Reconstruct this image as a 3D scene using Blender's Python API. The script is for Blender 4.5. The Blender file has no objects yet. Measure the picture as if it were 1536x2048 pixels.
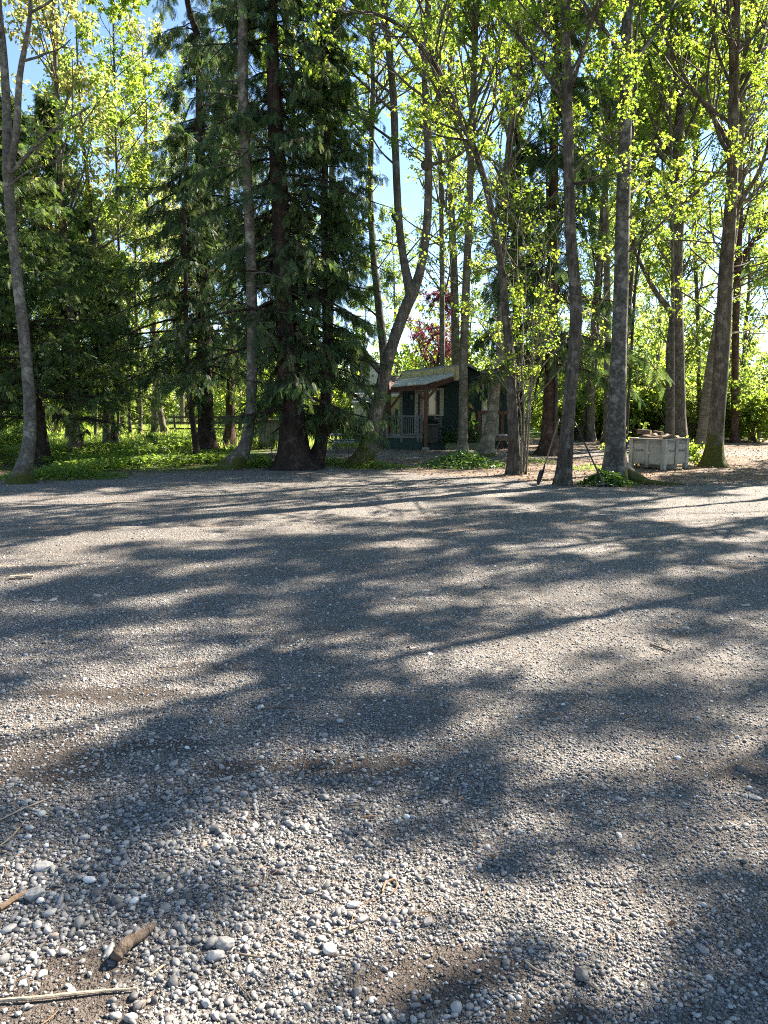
import bpy, math, random
import numpy as np
from mathutils import Vector, Matrix
scene = bpy.context.scene
COL = scene.collection
R_ = math.radians
rng = np.random.default_rng(7)

# ------------------------------------------------------------------ camera model (source photo pixels -> world)
CAM_H = 1.6; PITCH = R_(8.23); FPX = 1479.0
CP, SP = math.cos(PITCH), math.sin(PITCH)
def ray(px, py):
    u = (px - 768) / FPX; v = (1024 - py) / FPX
    return np.array([u, CP + v * SP, -SP + v * CP])
def gp(px, py):
    d = ray(px, py); t = -CAM_H / d[2]
    return np.array([d[0] * t, d[1] * t, 0.0])
def wp(px, py, Y):
    d = ray(px, py); t = Y / d[1]
    return np.array([d[0] * t, Y, CAM_H + d[2] * t])
def mpp(Y):                      # metres per photo pixel at distance Y
    return Y / FPX

# ------------------------------------------------------------------ mesh helpers
class MB:
    def __init__(s): s.V = []; s.F = []; s.n = 0; s.A = []; s.M = []
    def add(s, V, F, a=None, m=0):
        V = np.asarray(V, dtype=np.float64).reshape(-1, 3)
        if not isinstance(F, list): F = [F]
        for f in F:
            f = np.asarray(f, dtype=np.int64)
            if len(f): s.F.append(f + s.n); s.M.append(np.full(len(f), m, dtype=np.int32))
        s.V.append(V); s.n += len(V)
        if a is None: a = np.zeros(len(V))
        s.A.append(np.broadcast_to(np.asarray(a, dtype=np.float64), (len(V),)))
    def box(s, x0, y0, z0, x1, y1, z1, m=0, a=None):
        V = [(x, y, z) for z in (z0, z1) for y in (y0, y1) for x in (x0, x1)]
        F = [(0, 2, 3, 1), (4, 5, 7, 6), (0, 1, 5, 4), (2, 6, 7, 3), (0, 4, 6, 2), (1, 3, 7, 5)]
        s.add(V, np.array(F), a, m)
    def hexa(s, P8, m=0):          # 4 bottom + 4 top corners, both counter-clockwise
        F = [(3, 2, 1, 0), (4, 5, 6, 7), (0, 1, 5, 4), (1, 2, 6, 5), (2, 3, 7, 6), (3, 0, 4, 7)]
        s.add(P8, np.array(F), None, m)
    def bar(s, p, q, w, h=None, m=0, up=(0, 0, 1)):
        h = h or w; p = np.array(p, float); q = np.array(q, float)
        t = q - p; t /= np.linalg.norm(t)
        u = np.cross(t, np.array(up, float))
        if np.linalg.norm(u) < 1e-3: u = np.cross(t, np.array([0, 1.0, 0]))
        u /= np.linalg.norm(u); v = np.cross(u, t)
        c = [(-w / 2, -h / 2), (w / 2, -h / 2), (w / 2, h / 2), (-w / 2, h / 2)]
        V = [o + u * a + v * b for o in (p, q) for a, b in c]
        F = [(0, 1, 2, 3), (7, 6, 5, 4), (1, 0, 4, 5), (2, 1, 5, 6), (3, 2, 6, 7), (0, 3, 7, 4)]
        s.add(V, np.array(F), None, m)
    def build(s, name, mats, parent=None, smooth=False, loc=None, bevel=0):
        me = bpy.data.meshes.new(name)
        V = np.concatenate(s.V) if s.V else np.zeros((0, 3))
        if loc is not None: V = V - np.asarray(loc)
        nl = sum(f.size for f in s.F); nf = sum(len(f) for f in s.F)
        me.vertices.add(len(V)); me.vertices.foreach_set('co', V.astype(np.float32).ravel())
        me.loops.add(nl); me.polygons.add(nf)
        me.loops.foreach_set('vertex_index', np.concatenate([f.ravel() for f in s.F]).astype(np.int32))
        tot = np.concatenate([np.full(len(f), f.shape[1]) for f in s.F]).astype(np.int32)
        st = np.concatenate([[0], np.cumsum(tot)[:-1]]).astype(np.int32)
        me.polygons.foreach_set('loop_start', st)
        me.polygons.foreach_set('material_index', np.concatenate(s.M))
        me.polygons.foreach_set('use_smooth', np.full(nf, smooth))
        me.update(calc_edges=True)
        at = me.attributes.new('rnd', 'FLOAT', 'POINT')
        at.data.foreach_set('value', np.concatenate(s.A).astype(np.float32))
        if not isinstance(mats, (list, tuple)): mats = [mats]
        for m in mats: me.materials.append(m)
        o = bpy.data.objects.new(name, me); COL.objects.link(o)
        if parent is not None: o.parent = parent
        if bevel:
            b = o.modifiers.new('bevel', 'BEVEL'); b.width = bevel; b.segments = 2; b.limit_method = 'ANGLE'
        return o
def tag(o, label=None, cat=None, group=None, kind=None):
    if label: o['label'] = label
    if cat: o['category'] = cat
    if group: o['group'] = group
    if kind: o['kind'] = kind
    return o
def empty(name, loc, rz=0, label=None, cat=None, group=None):
    o = bpy.data.objects.new(name, None); COL.objects.link(o)
    o.location = loc; o.rotation_euler = (0, 0, rz); o.empty_display_size = .2
    return tag(o, label, cat, group)
def copy_tree(o, parent=None):
    c = o.copy(); COL.objects.link(c)
    if parent is not None: c.parent = parent
    for ch in list(o.children): copy_tree(ch, c)
    return c

def norm(a): return a / np.maximum(np.linalg.norm(a, axis=-1, keepdims=True), 1e-9)
def tubes(mb, P, R, sides=6, lobes=None, cap=True, a=None, m=0):
    """P (B,n,3) centre lines, R (B,n) radii -> tapered tubes"""
    P = np.asarray(P, float); R = np.asarray(R, float)
    if P.ndim == 2: P = P[None]; R = R[None]
    B, n, _ = P.shape
    if B == 0: return
    T = np.empty_like(P); T[:, 1:-1] = P[:, 2:] - P[:, :-2]; T[:, 0] = P[:, 1] - P[:, 0]; T[:, -1] = P[:, -1] - P[:, -2]
    T = norm(T); mean = norm(P[:, -1] - P[:, 0] + 1e-6)
    ref = np.where(np.abs(mean[:, 2:3]) < .8, np.array([[0, 0, 1.]]), np.array([[0., 1., 0]]))[:, None, :]
    U = norm(np.cross(T, np.broadcast_to(ref, T.shape))); W = np.cross(T, U)
    th = np.arange(sides) * 2 * math.pi / sides
    rr = np.broadcast_to(R[:, :, None], (B, n, sides)).copy()
    if lobes is not None: rr = rr * lobes
    V = P[:, :, None, :] + rr[..., None] * (U[:, :, None, :] * np.cos(th)[None, None, :, None] + W[:, :, None, :] * np.sin(th)[None, None, :, None])
    V = V.reshape(-1, 3)
    i = np.arange(n - 1)[:, None] * sides; j = np.arange(sides)[None]; j2 = (j + 1) % sides
    q = np.stack([i + j, i + j2, i + sides + j2, i + sides + j], -1).reshape(-1, 4)
    F = (np.arange(B)[:, None, None] * n * sides + q[None]).reshape(-1, 4)
    Fs = [F]
    if cap and sides <= 32:
        c = np.arange(sides)
        Fs.append((np.arange(B)[:, None] * n * sides + (n - 1) * sides + c[None]))
        Fs.append((np.arange(B)[:, None] * n * sides + c[None][:, ::-1]))
    av = 0 if a is None else np.repeat(np.asarray(a, float), n * sides)
    mb.add(V, Fs, av, m)
def catmull(P, k):
    P = np.asarray(P, float); Q = np.vstack([2 * P[0] - P[1], P, 2 * P[-1] - P[-2]]); out = []
    for i in range(1, len(Q) - 2):
        for t in np.arange(k) / k:
            a, b, c, d = Q[i - 1:i + 3]
            out.append(.5 * ((2 * b) + (c - a) * t + (2 * a - 5 * b + 4 * c - d) * t * t + (3 * b - a - 3 * c + d) * t ** 3))
    out.append(P[-1]); return np.array(out)
def place(mb, T, F, O, X, Y, Z, S, a=None, m=0):
    """instance template T (m,3) at O with axes X,Y,Z and scale S"""
    N = len(O)
    if N == 0: return
    S = np.broadcast_to(np.asarray(S, float).reshape(-1, 1, 1), (N, 1, 1))
    V = O[:, None] + S * (T[None, :, 0:1] * X[:, None] + T[None, :, 1:2] * Y[:, None] + T[None, :, 2:3] * Z[:, None])
    if not isinstance(F, list): F = [F]
    Fs = [(np.arange(N)[:, None, None] * len(T) + np.asarray(f)[None]).reshape(-1, np.asarray(f).shape[1]) for f in F]
    av = np.zeros(N * len(T)) if a is None else np.repeat(a, len(T))
    mb.add(V.reshape(-1, 3), Fs, av, m)
def rand_unit(n, g=None):
    g = g or rng; return norm(g.normal(size=(n, 3)))
def frame(X, g=None):
    """orthonormal frame from X with random roll"""
    Y = norm(np.cross(X, rand_unit(len(X), g))); return X, Y, np.cross(X, Y)

def value_noise(x, y, seed=0):
    xi = np.floor(x).astype(np.int64); yi = np.floor(y).astype(np.int64); fx = x - xi; fy = y - yi
    fx = fx * fx * (3 - 2 * fx); fy = fy * fy * (3 - 2 * fy)
    def h(a, b):
        v = (a * 374761393 + b * 668265263 + seed * 982451653) & 0xffffffff
        v = ((v ^ (v >> 13)) * 1274126177) & 0xffffffff
        return ((v ^ (v >> 16)) & 0xffff) / 65535.0
    return (h(xi, yi) * (1 - fx) + h(xi + 1, yi) * fx) * (1 - fy) + (h(xi, yi + 1) * (1 - fx) + h(xi + 1, yi + 1) * fx) * fy
def fbm(x, y, seed=0, o=4):
    s = 0; a = .5; t = 0
    for k in range(o): s = s + a * value_noise(x * 2 ** k, y * 2 ** k, seed + k); t += a; a *= .5
    return s / t

# ------------------------------------------------------------------ materials
class NT:
    def __init__(s, name):
        s.m = bpy.data.materials.new(name); s.m.use_nodes = True; s.t = s.m.node_tree; s.t.nodes.clear()
        s.out = s.n('ShaderNodeOutputMaterial')
    def n(s, t, **kw):
        x = s.t.nodes.new(t)
        for k, v in kw.items():
            if k in x.inputs.keys() if isinstance(k, str) else False: x.inputs[k].default_value = v
            else: setattr(x, k, v)
        return x
    def l(s, a, b): s.t.links.new(a, b)
    def coord(s, kind='Object', scale=(1, 1, 1)):
        c = s.n('ShaderNodeTexCoord'); m = s.n('ShaderNodeMapping'); m.inputs['Scale'].default_value = scale
        s.l(c.outputs[kind], m.inputs['Vector']); return m.outputs['Vector']
    def noise(s, vec, scale, detail=4, rough=.6, out='Fac'):
        x = s.n('ShaderNodeTexNoise'); x.inputs['Scale'].default_value = scale; x.inputs['Detail'].default_value = detail
        x.inputs['Roughness'].default_value = rough; s.l(vec, x.inputs['Vector']); return x.outputs[out]
    def vor(s, vec, scale, out='Distance', feature='F1'):
        x = s.n('ShaderNodeTexVoronoi'); x.feature = feature; x.inputs['Scale'].default_value = scale; s.l(vec, x.inputs['Vector']); return x.outputs[out]
    def ramp(s, fac, stops, interp='LINEAR'):
        r = s.n('ShaderNodeValToRGB'); r.color_ramp.interpolation = interp; e = r.color_ramp.elements
        while len(e) < len(stops): e.new(.5)
        for x, (p, c) in zip(e, stops):
            x.position = p; c = (c, c, c) if not hasattr(c, '__len__') else c; x.color = (*c[:3], 1)
        s.l(fac, r.inputs['Fac']); return r.outputs['Color']
    def mix(s, fac, a, b, mode='MIX'):
        x = s.n('ShaderNodeMix'); x.data_type = 'RGBA'; x.blend_type = mode
        for v, k in ((fac, 0), (a, 6), (b, 7)):
            if hasattr(v, 'is_linked') or isinstance(v, bpy.types.NodeSocket): s.l(v, x.inputs[k])
            elif k == 0: x.inputs[0].default_value = v
            else: x.inputs[k].default_value = (*v[:3], 1)
        return x.outputs[2]
    def math(s, op, a, b=None, clamp=False):
        x = s.n('ShaderNodeMath'); x.operation = op; x.use_clamp = clamp
        for i, v in enumerate((a, b)):
            if v is None: continue
            if isinstance(v, bpy.types.NodeSocket): s.l(v, x.inputs[i])
            else: x.inputs[i].default_value = v
        return x.outputs[0]
    def attr(s, name, out='Fac'):
        x = s.n('ShaderNodeAttribute'); x.attribute_name = name; return x.outputs[out]
    def sep(s, v):
        x = s.n('ShaderNodeSeparateXYZ'); s.l(v, x.inputs[0]); return x.outputs
    def bump(s, h, dist=.01, strength=1.0, prev=None):
        b = s.n('ShaderNodeBump'); b.inputs['Distance'].default_value = dist; b.inputs['Strength'].default_value = strength
        s.l(h, b.inputs['Height'])
        if prev is not None: s.l(prev, b.inputs['Normal'])
        return b.outputs['Normal']
    def pbr(s, col, rough=.8, nrm=None, metal=0, spec=.5):
        p = s.n('ShaderNodeBsdfPrincipled')
        for k, v in (('Base Color', col), ('Roughness', rough), ('Metallic', metal), ('Specular IOR Level', spec)):
            if isinstance(v, bpy.types.NodeSocket): s.l(v, p.inputs[k])
            else: p.inputs[k].default_value = (*v[:3], 1) if k == 'Base Color' else v
        if nrm is not None: s.l(nrm, p.inputs['Normal'])
        return p.outputs[0]
    def done(s, sh): s.l(sh, s.out.inputs['Surface']); return s.m

def mat_leaf(name, cols, trans, tf=.5, rough=.45, spec=.3):
    t = NT(name); a = t.attr('rnd')
    c = t.ramp(a, [(i / (len(cols) - 1), x) for i, x in enumerate(cols)])
    p = t.pbr(c, rough, spec=spec)
    tr = t.n('ShaderNodeBsdfTranslucent')
    tc = t.ramp(a, [(i / (len(trans) - 1), x) for i, x in enumerate(trans)])
    t.l(tc, tr.inputs['Color'])
    mx = t.n('ShaderNodeMixShader'); mx.inputs[0].default_value = tf
    t.l(p, mx.inputs[1]); t.l(tr.outputs[0], mx.inputs[2]); return t.done(mx.outputs[0])
def mat_bark(name, c1, c2, c3, style='furrow', moss=0.0, mossh=.9):
    t = NT(name); v = t.coord('Object')
    if style == 'furrow':
        vs = t.coord('Object', (1, 1, .16)); h = t.noise(vs, 26, 6, .7); k = t.vor(t.coord('Object', (1, 1, .1)), 24)
        hh = t.math('ADD', h, t.math('MULTIPLY', k, .8)); d = .03
    elif style == 'fibre':
        vs = t.coord('Object', (1, 1, .05)); h = t.noise(vs, 34, 6, .75); hh = h; d = .035
    elif style == 'band':
        vs = t.coord('Object', (.35, .35, 3.2)); h = t.noise(vs, 9, 6, .7); hh = h; d = .012
    else:
        h = t.noise(v, 16, 8, .7); hh = h; d = .012
    big = t.noise(v, 2.3, 4, .6)
    col = t.ramp(h, [(.28, c1), (.5, c2), (.72, c3)])
    pat = t.ramp(t.noise(v, 5.5, 5, .65), [(.52, 0), (.62, 1)])
    col = t.mix(t.math('MULTIPLY', pat, .55), col, tuple(min(.6, x * 1.5) for x in c3))
    col = t.mix(t.math('MULTIPLY', t.ramp(big, [(.35, 1), (.6, 0)]), .45), col, tuple(x * .6 for x in c1))
    if moss:
        z = t.sep(t.coord('Object'))[2]
        f = t.math('SUBTRACT', t.math('ADD', t.math('MULTIPLY', t.noise(v, 3.5, 5, .7), 2.0), -.55), t.math('DIVIDE', z, mossh))
        f = t.math('MULTIPLY', t.math('MULTIPLY', f, 5, True), moss, True)
        mc = t.ramp(t.noise(v, 40, 3), [(.3, (.028, .03, .006)), (.7, (.09, .095, .018))])
        col = t.mix(f, col, mc)
    return t.done(t.pbr(col, .9, t.bump(hh, d, 1.0), spec=.2))
def mat_simple(name, col, rough=.6, var=.25, scale=8, bump=.002, metal=0, spec=.4, stretch=(1, 1, 1)):
    t = NT(name); v = t.coord('Object', stretch); n = t.noise(v, scale, 6, .65)
    c = t.mix(t.ramp(n, [(.3, 0), (.7, 1)]), tuple(x * (1 - var) for x in col), tuple(min(1, x * (1 + var)) for x in col))
    return t.done(t.pbr(c, rough, t.bump(t.noise(v, scale * 6, 4), bump, .6), metal, spec))

M = {}
M['bark_dark'] = mat_bark('bark_dark_furrowed', (.019, .0155, .012), (.072, .06, .047), (.17, .148, .118), 'furrow', 0)
M['bark_grey'] = mat_bark('bark_grey_lichen', (.038, .033, .027), (.11, .098, .079), (.23, .21, .172), 'smooth', 1, .75)
M['bark_big'] = mat_bark('bark_big_lichen', (.026, .0235, .02), (.078, .071, .06), (.2, .19, .162), 'smooth', 1, .55)
M['bark_band'] = mat_bark('bark_banded_alder', (.06, .05, .038), (.16, .14, .105), (.3, .27, .21), 'band', 1, .3)
M['bark_brown'] = mat_bark('bark_brown', (.04, .034, .028), (.12, .104, .083), (.22, .195, .165), 'furrow', 1, 1.25)
M['bark_mossy'] = mat_bark('bark_mossy_foot', (.035, .027, .02), (.11, .085, .064), (.2, .165, .13), 'furrow', 1, 2.6)
M['bark_cedar'] = mat_bark('bark_cedar_fibrous', (.01, .007, .006), (.034, .023, .017), (.08, .055, .042), 'fibre', 0)
M['bark_redcedar'] = mat_bark('bark_red_cedar', (.026, .016, .011), (.078, .047, .034), (.16, .1, .075), 'fibre', 0)
M['bark_far'] = mat_bark('bark_far', (.05, .042, .032), (.13, .11, .085), (.22, .195, .15), 'smooth', 0)
M['twig'] = mat_simple('twig_bark', (.13, .1, .07), .85, .4, 30)
G1 = [(.035, .085, .012), (.07, .125, .018), (.11, .15, .024)]
T1 = [(.18, .37, .035), (.42, .57, .055), (.68, .71, .09)]
M['leaf'] = mat_leaf('maple_leaf', G1, T1, .55)
M['leaf_far'] = mat_leaf('far_leaf', [(.05, .09, .018), (.09, .13, .026), (.13, .15, .035)], [(.24, .38, .06), (.42, .54, .1), (.64, .65, .17)], .6)
M['leaf_yellow'] = mat_leaf('yellow_leaf', [(.09, .11, .02), (.13, .14, .03), (.16, .14, .04)], [(.4, .44, .1), (.55, .55, .15), (.62, .5, .17)], .55)
M['leaf_red'] = mat_leaf('plum_leaf', [(.035, .008, .012), (.06, .012, .02)], [(.16, .02, .04), (.3, .04, .075)], .45)
M['leaf_rhodo'] = mat_leaf('glossy_leaf', [(.02, .055, .012), (.05, .1, .018), (.11, .15, .025)], [(.18, .34, .03), (.4, .54, .05), (.64, .66, .1)], .5, .35, .4)
M['cedar'] = mat_leaf('cedar_spray', [(.017, .04, .018), (.032, .066, .028), (.06, .1, .038), (.08, .07, .032)], [(.06, .14, .035), (.12, .22, .05), (.22, .33, .07), (.2, .16, .06)], .34, .5, .28)
M['cedar_lit'] = mat_leaf('lit_conifer_spray', [(.02, .046, .016), (.042, .076, .024), (.075, .115, .034)], [(.1, .2, .035), (.2, .31, .055), (.34, .43, .09)], .4, .45, .3)  # lighter copy of the cedar sprays, sunlit look put into the colour
M['ivy'] = mat_leaf('ground_plant', [(.02, .055, .012), (.035, .085, .02), (.06, .11, .03)], [(.1, .26, .03), (.2, .36, .04), (.3, .45, .06)], .35, .4, .5)
M['herb'] = mat_leaf('herb_leaf', [(.05, .1, .018), (.085, .14, .024), (.12, .16, .035)], [(.2, .38, .04), (.36, .52, .06), (.5, .6, .09)], .45)
# ------------------------------------------------------------------ leaf templates
LEAF = np.array([(0, 0, 0), (.35, .28, .05), (.75, .22, .02), (1, 0, -.12), (.75, -.22, .02), (.35, -.28, .05), (.5, 0, -.03)])
LEAF_F = np.array([(0, 6, 1), (1, 6, 2), (2, 6, 3), (3, 6, 4), (4, 6, 5), (5, 6, 0)])
MAPLE = np.array([(0, 0, 0), (.12, .45, -.08), (.42, .2, 0), (.62, .52, -.1), (.68, .16, 0), (1, 0, -.12), (.68, -.16, 0), (.62, -.52, -.1), (.42, -.2, 0), (.12, -.45, -.08)])
MAPLE_F = np.array([(0, 2, 1), (2, 4, 3), (4, 6, 5), (6, 8, 7), (8, 0, 9)]); MAPLE_F2 = np.array([(0, 8, 6, 4), ])
MAPLE_F3 = np.array([(0, 4, 2), ])
DIA = np.array([(0, 0, 0), (.5, .32, .06), (1, 0, -.08), (.5, -.32, .06)]); DIA_F = np.array([(0, 3, 2, 1)])
def spray_template():
    V = []; F = []
    def kite(p, d, L, w, z):
        d = np.array(d) / np.linalg.norm(d); n = np.array([-d[1], d[0], 0])
        i = len(V); V.extend([p, p + d * L * .45 + n * w + [0, 0, z * .4], p + d * L + [0, 0, z], p + d * L * .45 - n * w + [0, 0, z * .4]])
        F.append((i, i + 1, i + 2, i + 3))
    kite(np.zeros(3), (1, 0, 0), 1, .022, -.2)
    for k in range(6):
        t = .08 + .14 * k; L = .42 * (1 - t * .6)
        for s in (1, -1):
            kite(np.array([t + (.06 if s > 0 else 0), 0, -.2 * t * t]), (1.5, s * 1, 0), L, .032, -.14)
    return np.array(V, float), np.array(F)
SPR, SPR_F = spray_template()

def lerp_on(P, idx, t):
    n = P.shape[1]; x = t * (n - 1); i = np.minimum(x.astype(int), n - 2); f = (x - i)[:, None]
    a = P[idx, i]; b = P[idx, i + 1]; return a * (1 - f) + b * f, norm(b - a)
def sprout(P, R, k, t0, t1, L, ang, g, up=0.0, curve=0.0, nseg=5, rf=.5, wob=.12, flat=0.0, rmin=.003):
    """k children on each parent polyline"""
    B = len(P); idx = np.repeat(np.arange(B), k); N = len(idx)
    if N == 0: return np.zeros((0, nseg, 3)), np.zeros((0, nseg))
    t = g.uniform(t0, t1, N); pos, tan = lerp_on(P, idx, t)
    side = norm(np.cross(tan, rand_unit(N, g)))
    if flat: side = norm(side * np.array([1, 1, 1 - flat]))
    a = ang * g.uniform(.7, 1.3, N)[:, None]
    d = norm(tan * np.cos(a) + side * np.sin(a) + np.array([0, 0, up]))
    Lp = np.linalg.norm(P[:, -1] - P[:, 0], axis=1)[idx]
    ln = (L * Lp if L < 1 else np.full(N, L)) * g.uniform(.6, 1.2, N) * (1.15 - .6 * t)
    pts = [pos]; 
    for s in range(nseg - 1):
        d = norm(d + np.array([0, 0, curve / nseg]) + g.normal(size=(N, 3)) * wob)
        pts.append(pts[-1] + d * (ln / (nseg - 1))[:, None])
    Q = np.stack(pts, 1)
    n = R.shape[1]; ri = np.minimum((t * (n - 1)).astype(int), n - 1); r0 = np.maximum(R[idx, ri] * rf, rmin)
    RR = r0[:, None] * np.linspace(1, .35, nseg)[None]
    return Q, RR
def leaves_on(mb, P, per, size, g, tmpl='leaf', spread=.06, droop=.5, t0=.25, seedoff=0.0, m=0):
    B = len(P); idx = np.repeat(np.arange(B), per); N = len(idx)
    if N == 0: return
    t = g.uniform(t0, 1, N); pos, tan = lerp_on(P, idx, t)
    pos = pos + g.normal(size=(N, 3)) * spread
    X = norm(tan * .5 + g.normal(size=(N, 3)) * .75 + np.array([0, 0, -droop]))
    up = norm(np.array([0, 0, 1.]) + g.normal(size=(N, 3)) * .55)
    Y = norm(np.cross(up, X)); Z = np.cross(X, Y)
    S = size * g.uniform(.6, 1.25, N)
    base = g.uniform(0, 1, B)[idx]          # a clump shares its tone
    a = np.clip(base * .6 + g.uniform(0, .4, N) + seedoff, 0, 1)
    if tmpl == 'maple': place(mb, MAPLE, [MAPLE_F, MAPLE_F2, MAPLE_F3], pos, X, Y, Z, S, a, m)
    elif tmpl == 'leaf': place(mb, LEAF, LEAF_F, pos, X, Y, Z, S, a, m)
    else: place(mb, DIA, DIA_F, pos, X, Y, Z, S, a, m)

def trunk_lobes(n, sides, z, amp, g, flare):
    th = np.arange(sides) * 2 * math.pi / sides; ph = g.uniform(0, 6.28, 4)
    l = 1 + amp * (np.sin(3 * th + ph[0])[None] * .5 + .35 * np.sin(5 * th + ph[1])[None] + .6 * np.sin(2 * th[None] + ph[2] + z[:, None] * .9) * .6)
    l = l + g.normal(size=(n, sides)) * amp * .16
    f = np.exp(-np.maximum(z, 0) / .22)[:, None]
    l = l + flare * f * (.55 + .6 * np.maximum(0, np.sin(4 * th + ph[3]))[None])
    return l[None]

WS = .65
def px_stem(pts, Y0, Htop=None, drift=0.0, g=rng, sink=.12, lean=None):
    """pts (x,y,width px) of a stem in the photo at distance Y0; returns smooth centreline + radius"""
    n = len(pts); P = []; R = []
    for i, (x, y, w) in enumerate(pts):
        Y = Y0 + drift * (i / max(1, n - 1)) ** 1.2
        P.append(wp(x, y, Y)); R.append(w * .5 * WS * mpp(Y))
    P = np.array(P); R = np.array(R)
    if Htop and Htop > P[-1][2] + 1:
        d = P[-1] - P[-2]; d = d / np.linalg.norm(d); d = norm(d + np.array([0, 0, .8])); k = 4
        h = Htop - P[-1][2]
        for j in range(1, k + 1):
            P = np.vstack([P, P[-1] + d * h / k + g.normal(size=3) * np.array([.15, .15, 0])]); R = np.append(R, R[-1] * (1 - .24 * 1))
            R[-1] = max(.015, R[-1])
    k = 7; C = catmull(P, k); RR = np.interp(np.linspace(0, len(R) - 1, len(C)), np.arange(len(R)), R)
    return C, RR

def add_stem(mb, C, RR, sides=14, flare=.8, amp=.07, g=rng, ground=True):
    if ground:
        C = C.copy(); 
        C = np.vstack([C[0] + [0, 0, -.25], C]); RR = np.append(RR[0] * 1.05, RR)
    lob = trunk_lobes(len(C), sides, C[:, 2] if ground else np.full(len(C), 9.), amp, g, flare if ground else 0)
    tubes(mb, C[None], RR[None], sides, lob)
def resample(C, RR, n=14):
    d = np.concatenate([[0], np.cumsum(np.linalg.norm(np.diff(C, axis=0), axis=1))]); s = np.linspace(0, d[-1], n)
    return np.stack([np.interp(s, d, C[:, k]) for k in range(3)], 1), np.interp(s, d, RR)

def section(C, RR, z0, z1=99):
    m = (C[:, 2] >= z0) & (C[:, 2] <= z1)
    if m.sum() < 3: return None
    return resample(C[m], RR[m], 14)

def broadleaf(name, label, cat, base, stems, limbs=(), bark='bark_grey', leaf='leaf', seed=1, z0=5, n1=16, L1=3.0, n2=6, n3=3, per=7,
              size=.13, tmpl='maple', ang=1.0, up=.35, sides=14, flare=.8, group=None, low=0, lowz=(2.5, 6), lowL=2.0, extra=None, top=22, curve=.35):
    g = np.random.default_rng(seed); base = np.array(base, float)
    size *= .76; per = int(per * 1.5 + .5)
    root = empty(name, base, 0, label, cat, group)
    W = MB(); Lf = MB(); par = []
    for i, (C, RR) in enumerate(stems):
        add_stem(W, C, RR, sides, flare if C[0][2] < .6 else 0, .06, g, C[0][2] < .6)
        s = section(C, RR, z0)
        if s: par.append(s)
    twigs = []
    def grow(P, Rr, n2, n3, per, sz):
        Q2, R2 = sprout(P, Rr, n2, .25, 1, .45, .8, g, .12, .1, 5, .55, .13, rmin=.004)
        Q3, R3 = sprout(Q2, R2, n3, .25, 1, .5, .8, g, .05, -.1, 4, .6, .15, rmin=.003)
        tubes(W, P, Rr, 6); tubes(W, Q2, R2, 4, cap=False); tubes(W, Q3, R3, 3, cap=False)
        leaves_on(Lf, Q3, per, sz, g, tmpl, .05); leaves_on(Lf, Q2, max(1, per // 2), sz, g, tmpl, .05, t0=.5)
    if par:
        P = np.stack([p for p, r in par]); Rr = np.stack([r for p, r in par])
        Q, Rq = sprout(P, Rr, max(1, n1 // len(par)), .02, 1, L1, ang, g, up, curve, 7, .42, .1, rmin=.012)
        Rq = np.minimum(Rq, .07)
        grow(Q, Rq, n2, n3, per, size)
    if top:
        par3 = [s for s in (section(C, RR, 10.5) for C, RR in stems) if s]
        if par3:
            P = np.stack([p for p, r in par3]); Rr = np.stack([r for p, r in par3])
            Q, Rq = sprout(P, Rr, max(1, top // len(par3)), .0, 1, 3.4, 1.0, g, .3, .2, 7, .42, .1, rmin=.012); Rq = np.minimum(Rq, .06)
            grow(Q, Rq, 5, 3, 9, .15)
    if low:
        par2 = [s for s in (section(C, RR, *lowz) for C, RR in stems) if s]
        if par2:
            P = np.stack([p for p, r in par2]); Rr = np.stack([r for p, r in par2])
            Q, Rq = sprout(P, Rr, max(1, low // len(par2)), .0, 1, lowL, 1.2, g, .15, -.05, 7, .2, .12, rmin=.008)
            Rq = np.minimum(Rq, .02)
            grow(Q, Rq, 4, 2, per, size)
    for C, RR, lv in limbs:
        add_stem(W, C, RR, 8, 0, .05, g, False)
        if lv:
            c, r = resample(C, RR, 9)
            Q, Rq = sprout(c[None], r[None], lv, .25, 1, max(1.0, .45 * np.linalg.norm(c[-1] - c[0])), .9, g, .2, .2, 6, .5, .12, rmin=.007)
            grow(Q, Rq, 4, 2, per, size)
    if extra: extra(W, Lf, g)
    W.build('trunk', M[bark], root, True, base)
    if Lf.n: Lf.build('crown', M[leaf], root, False, base)
    return root

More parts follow.
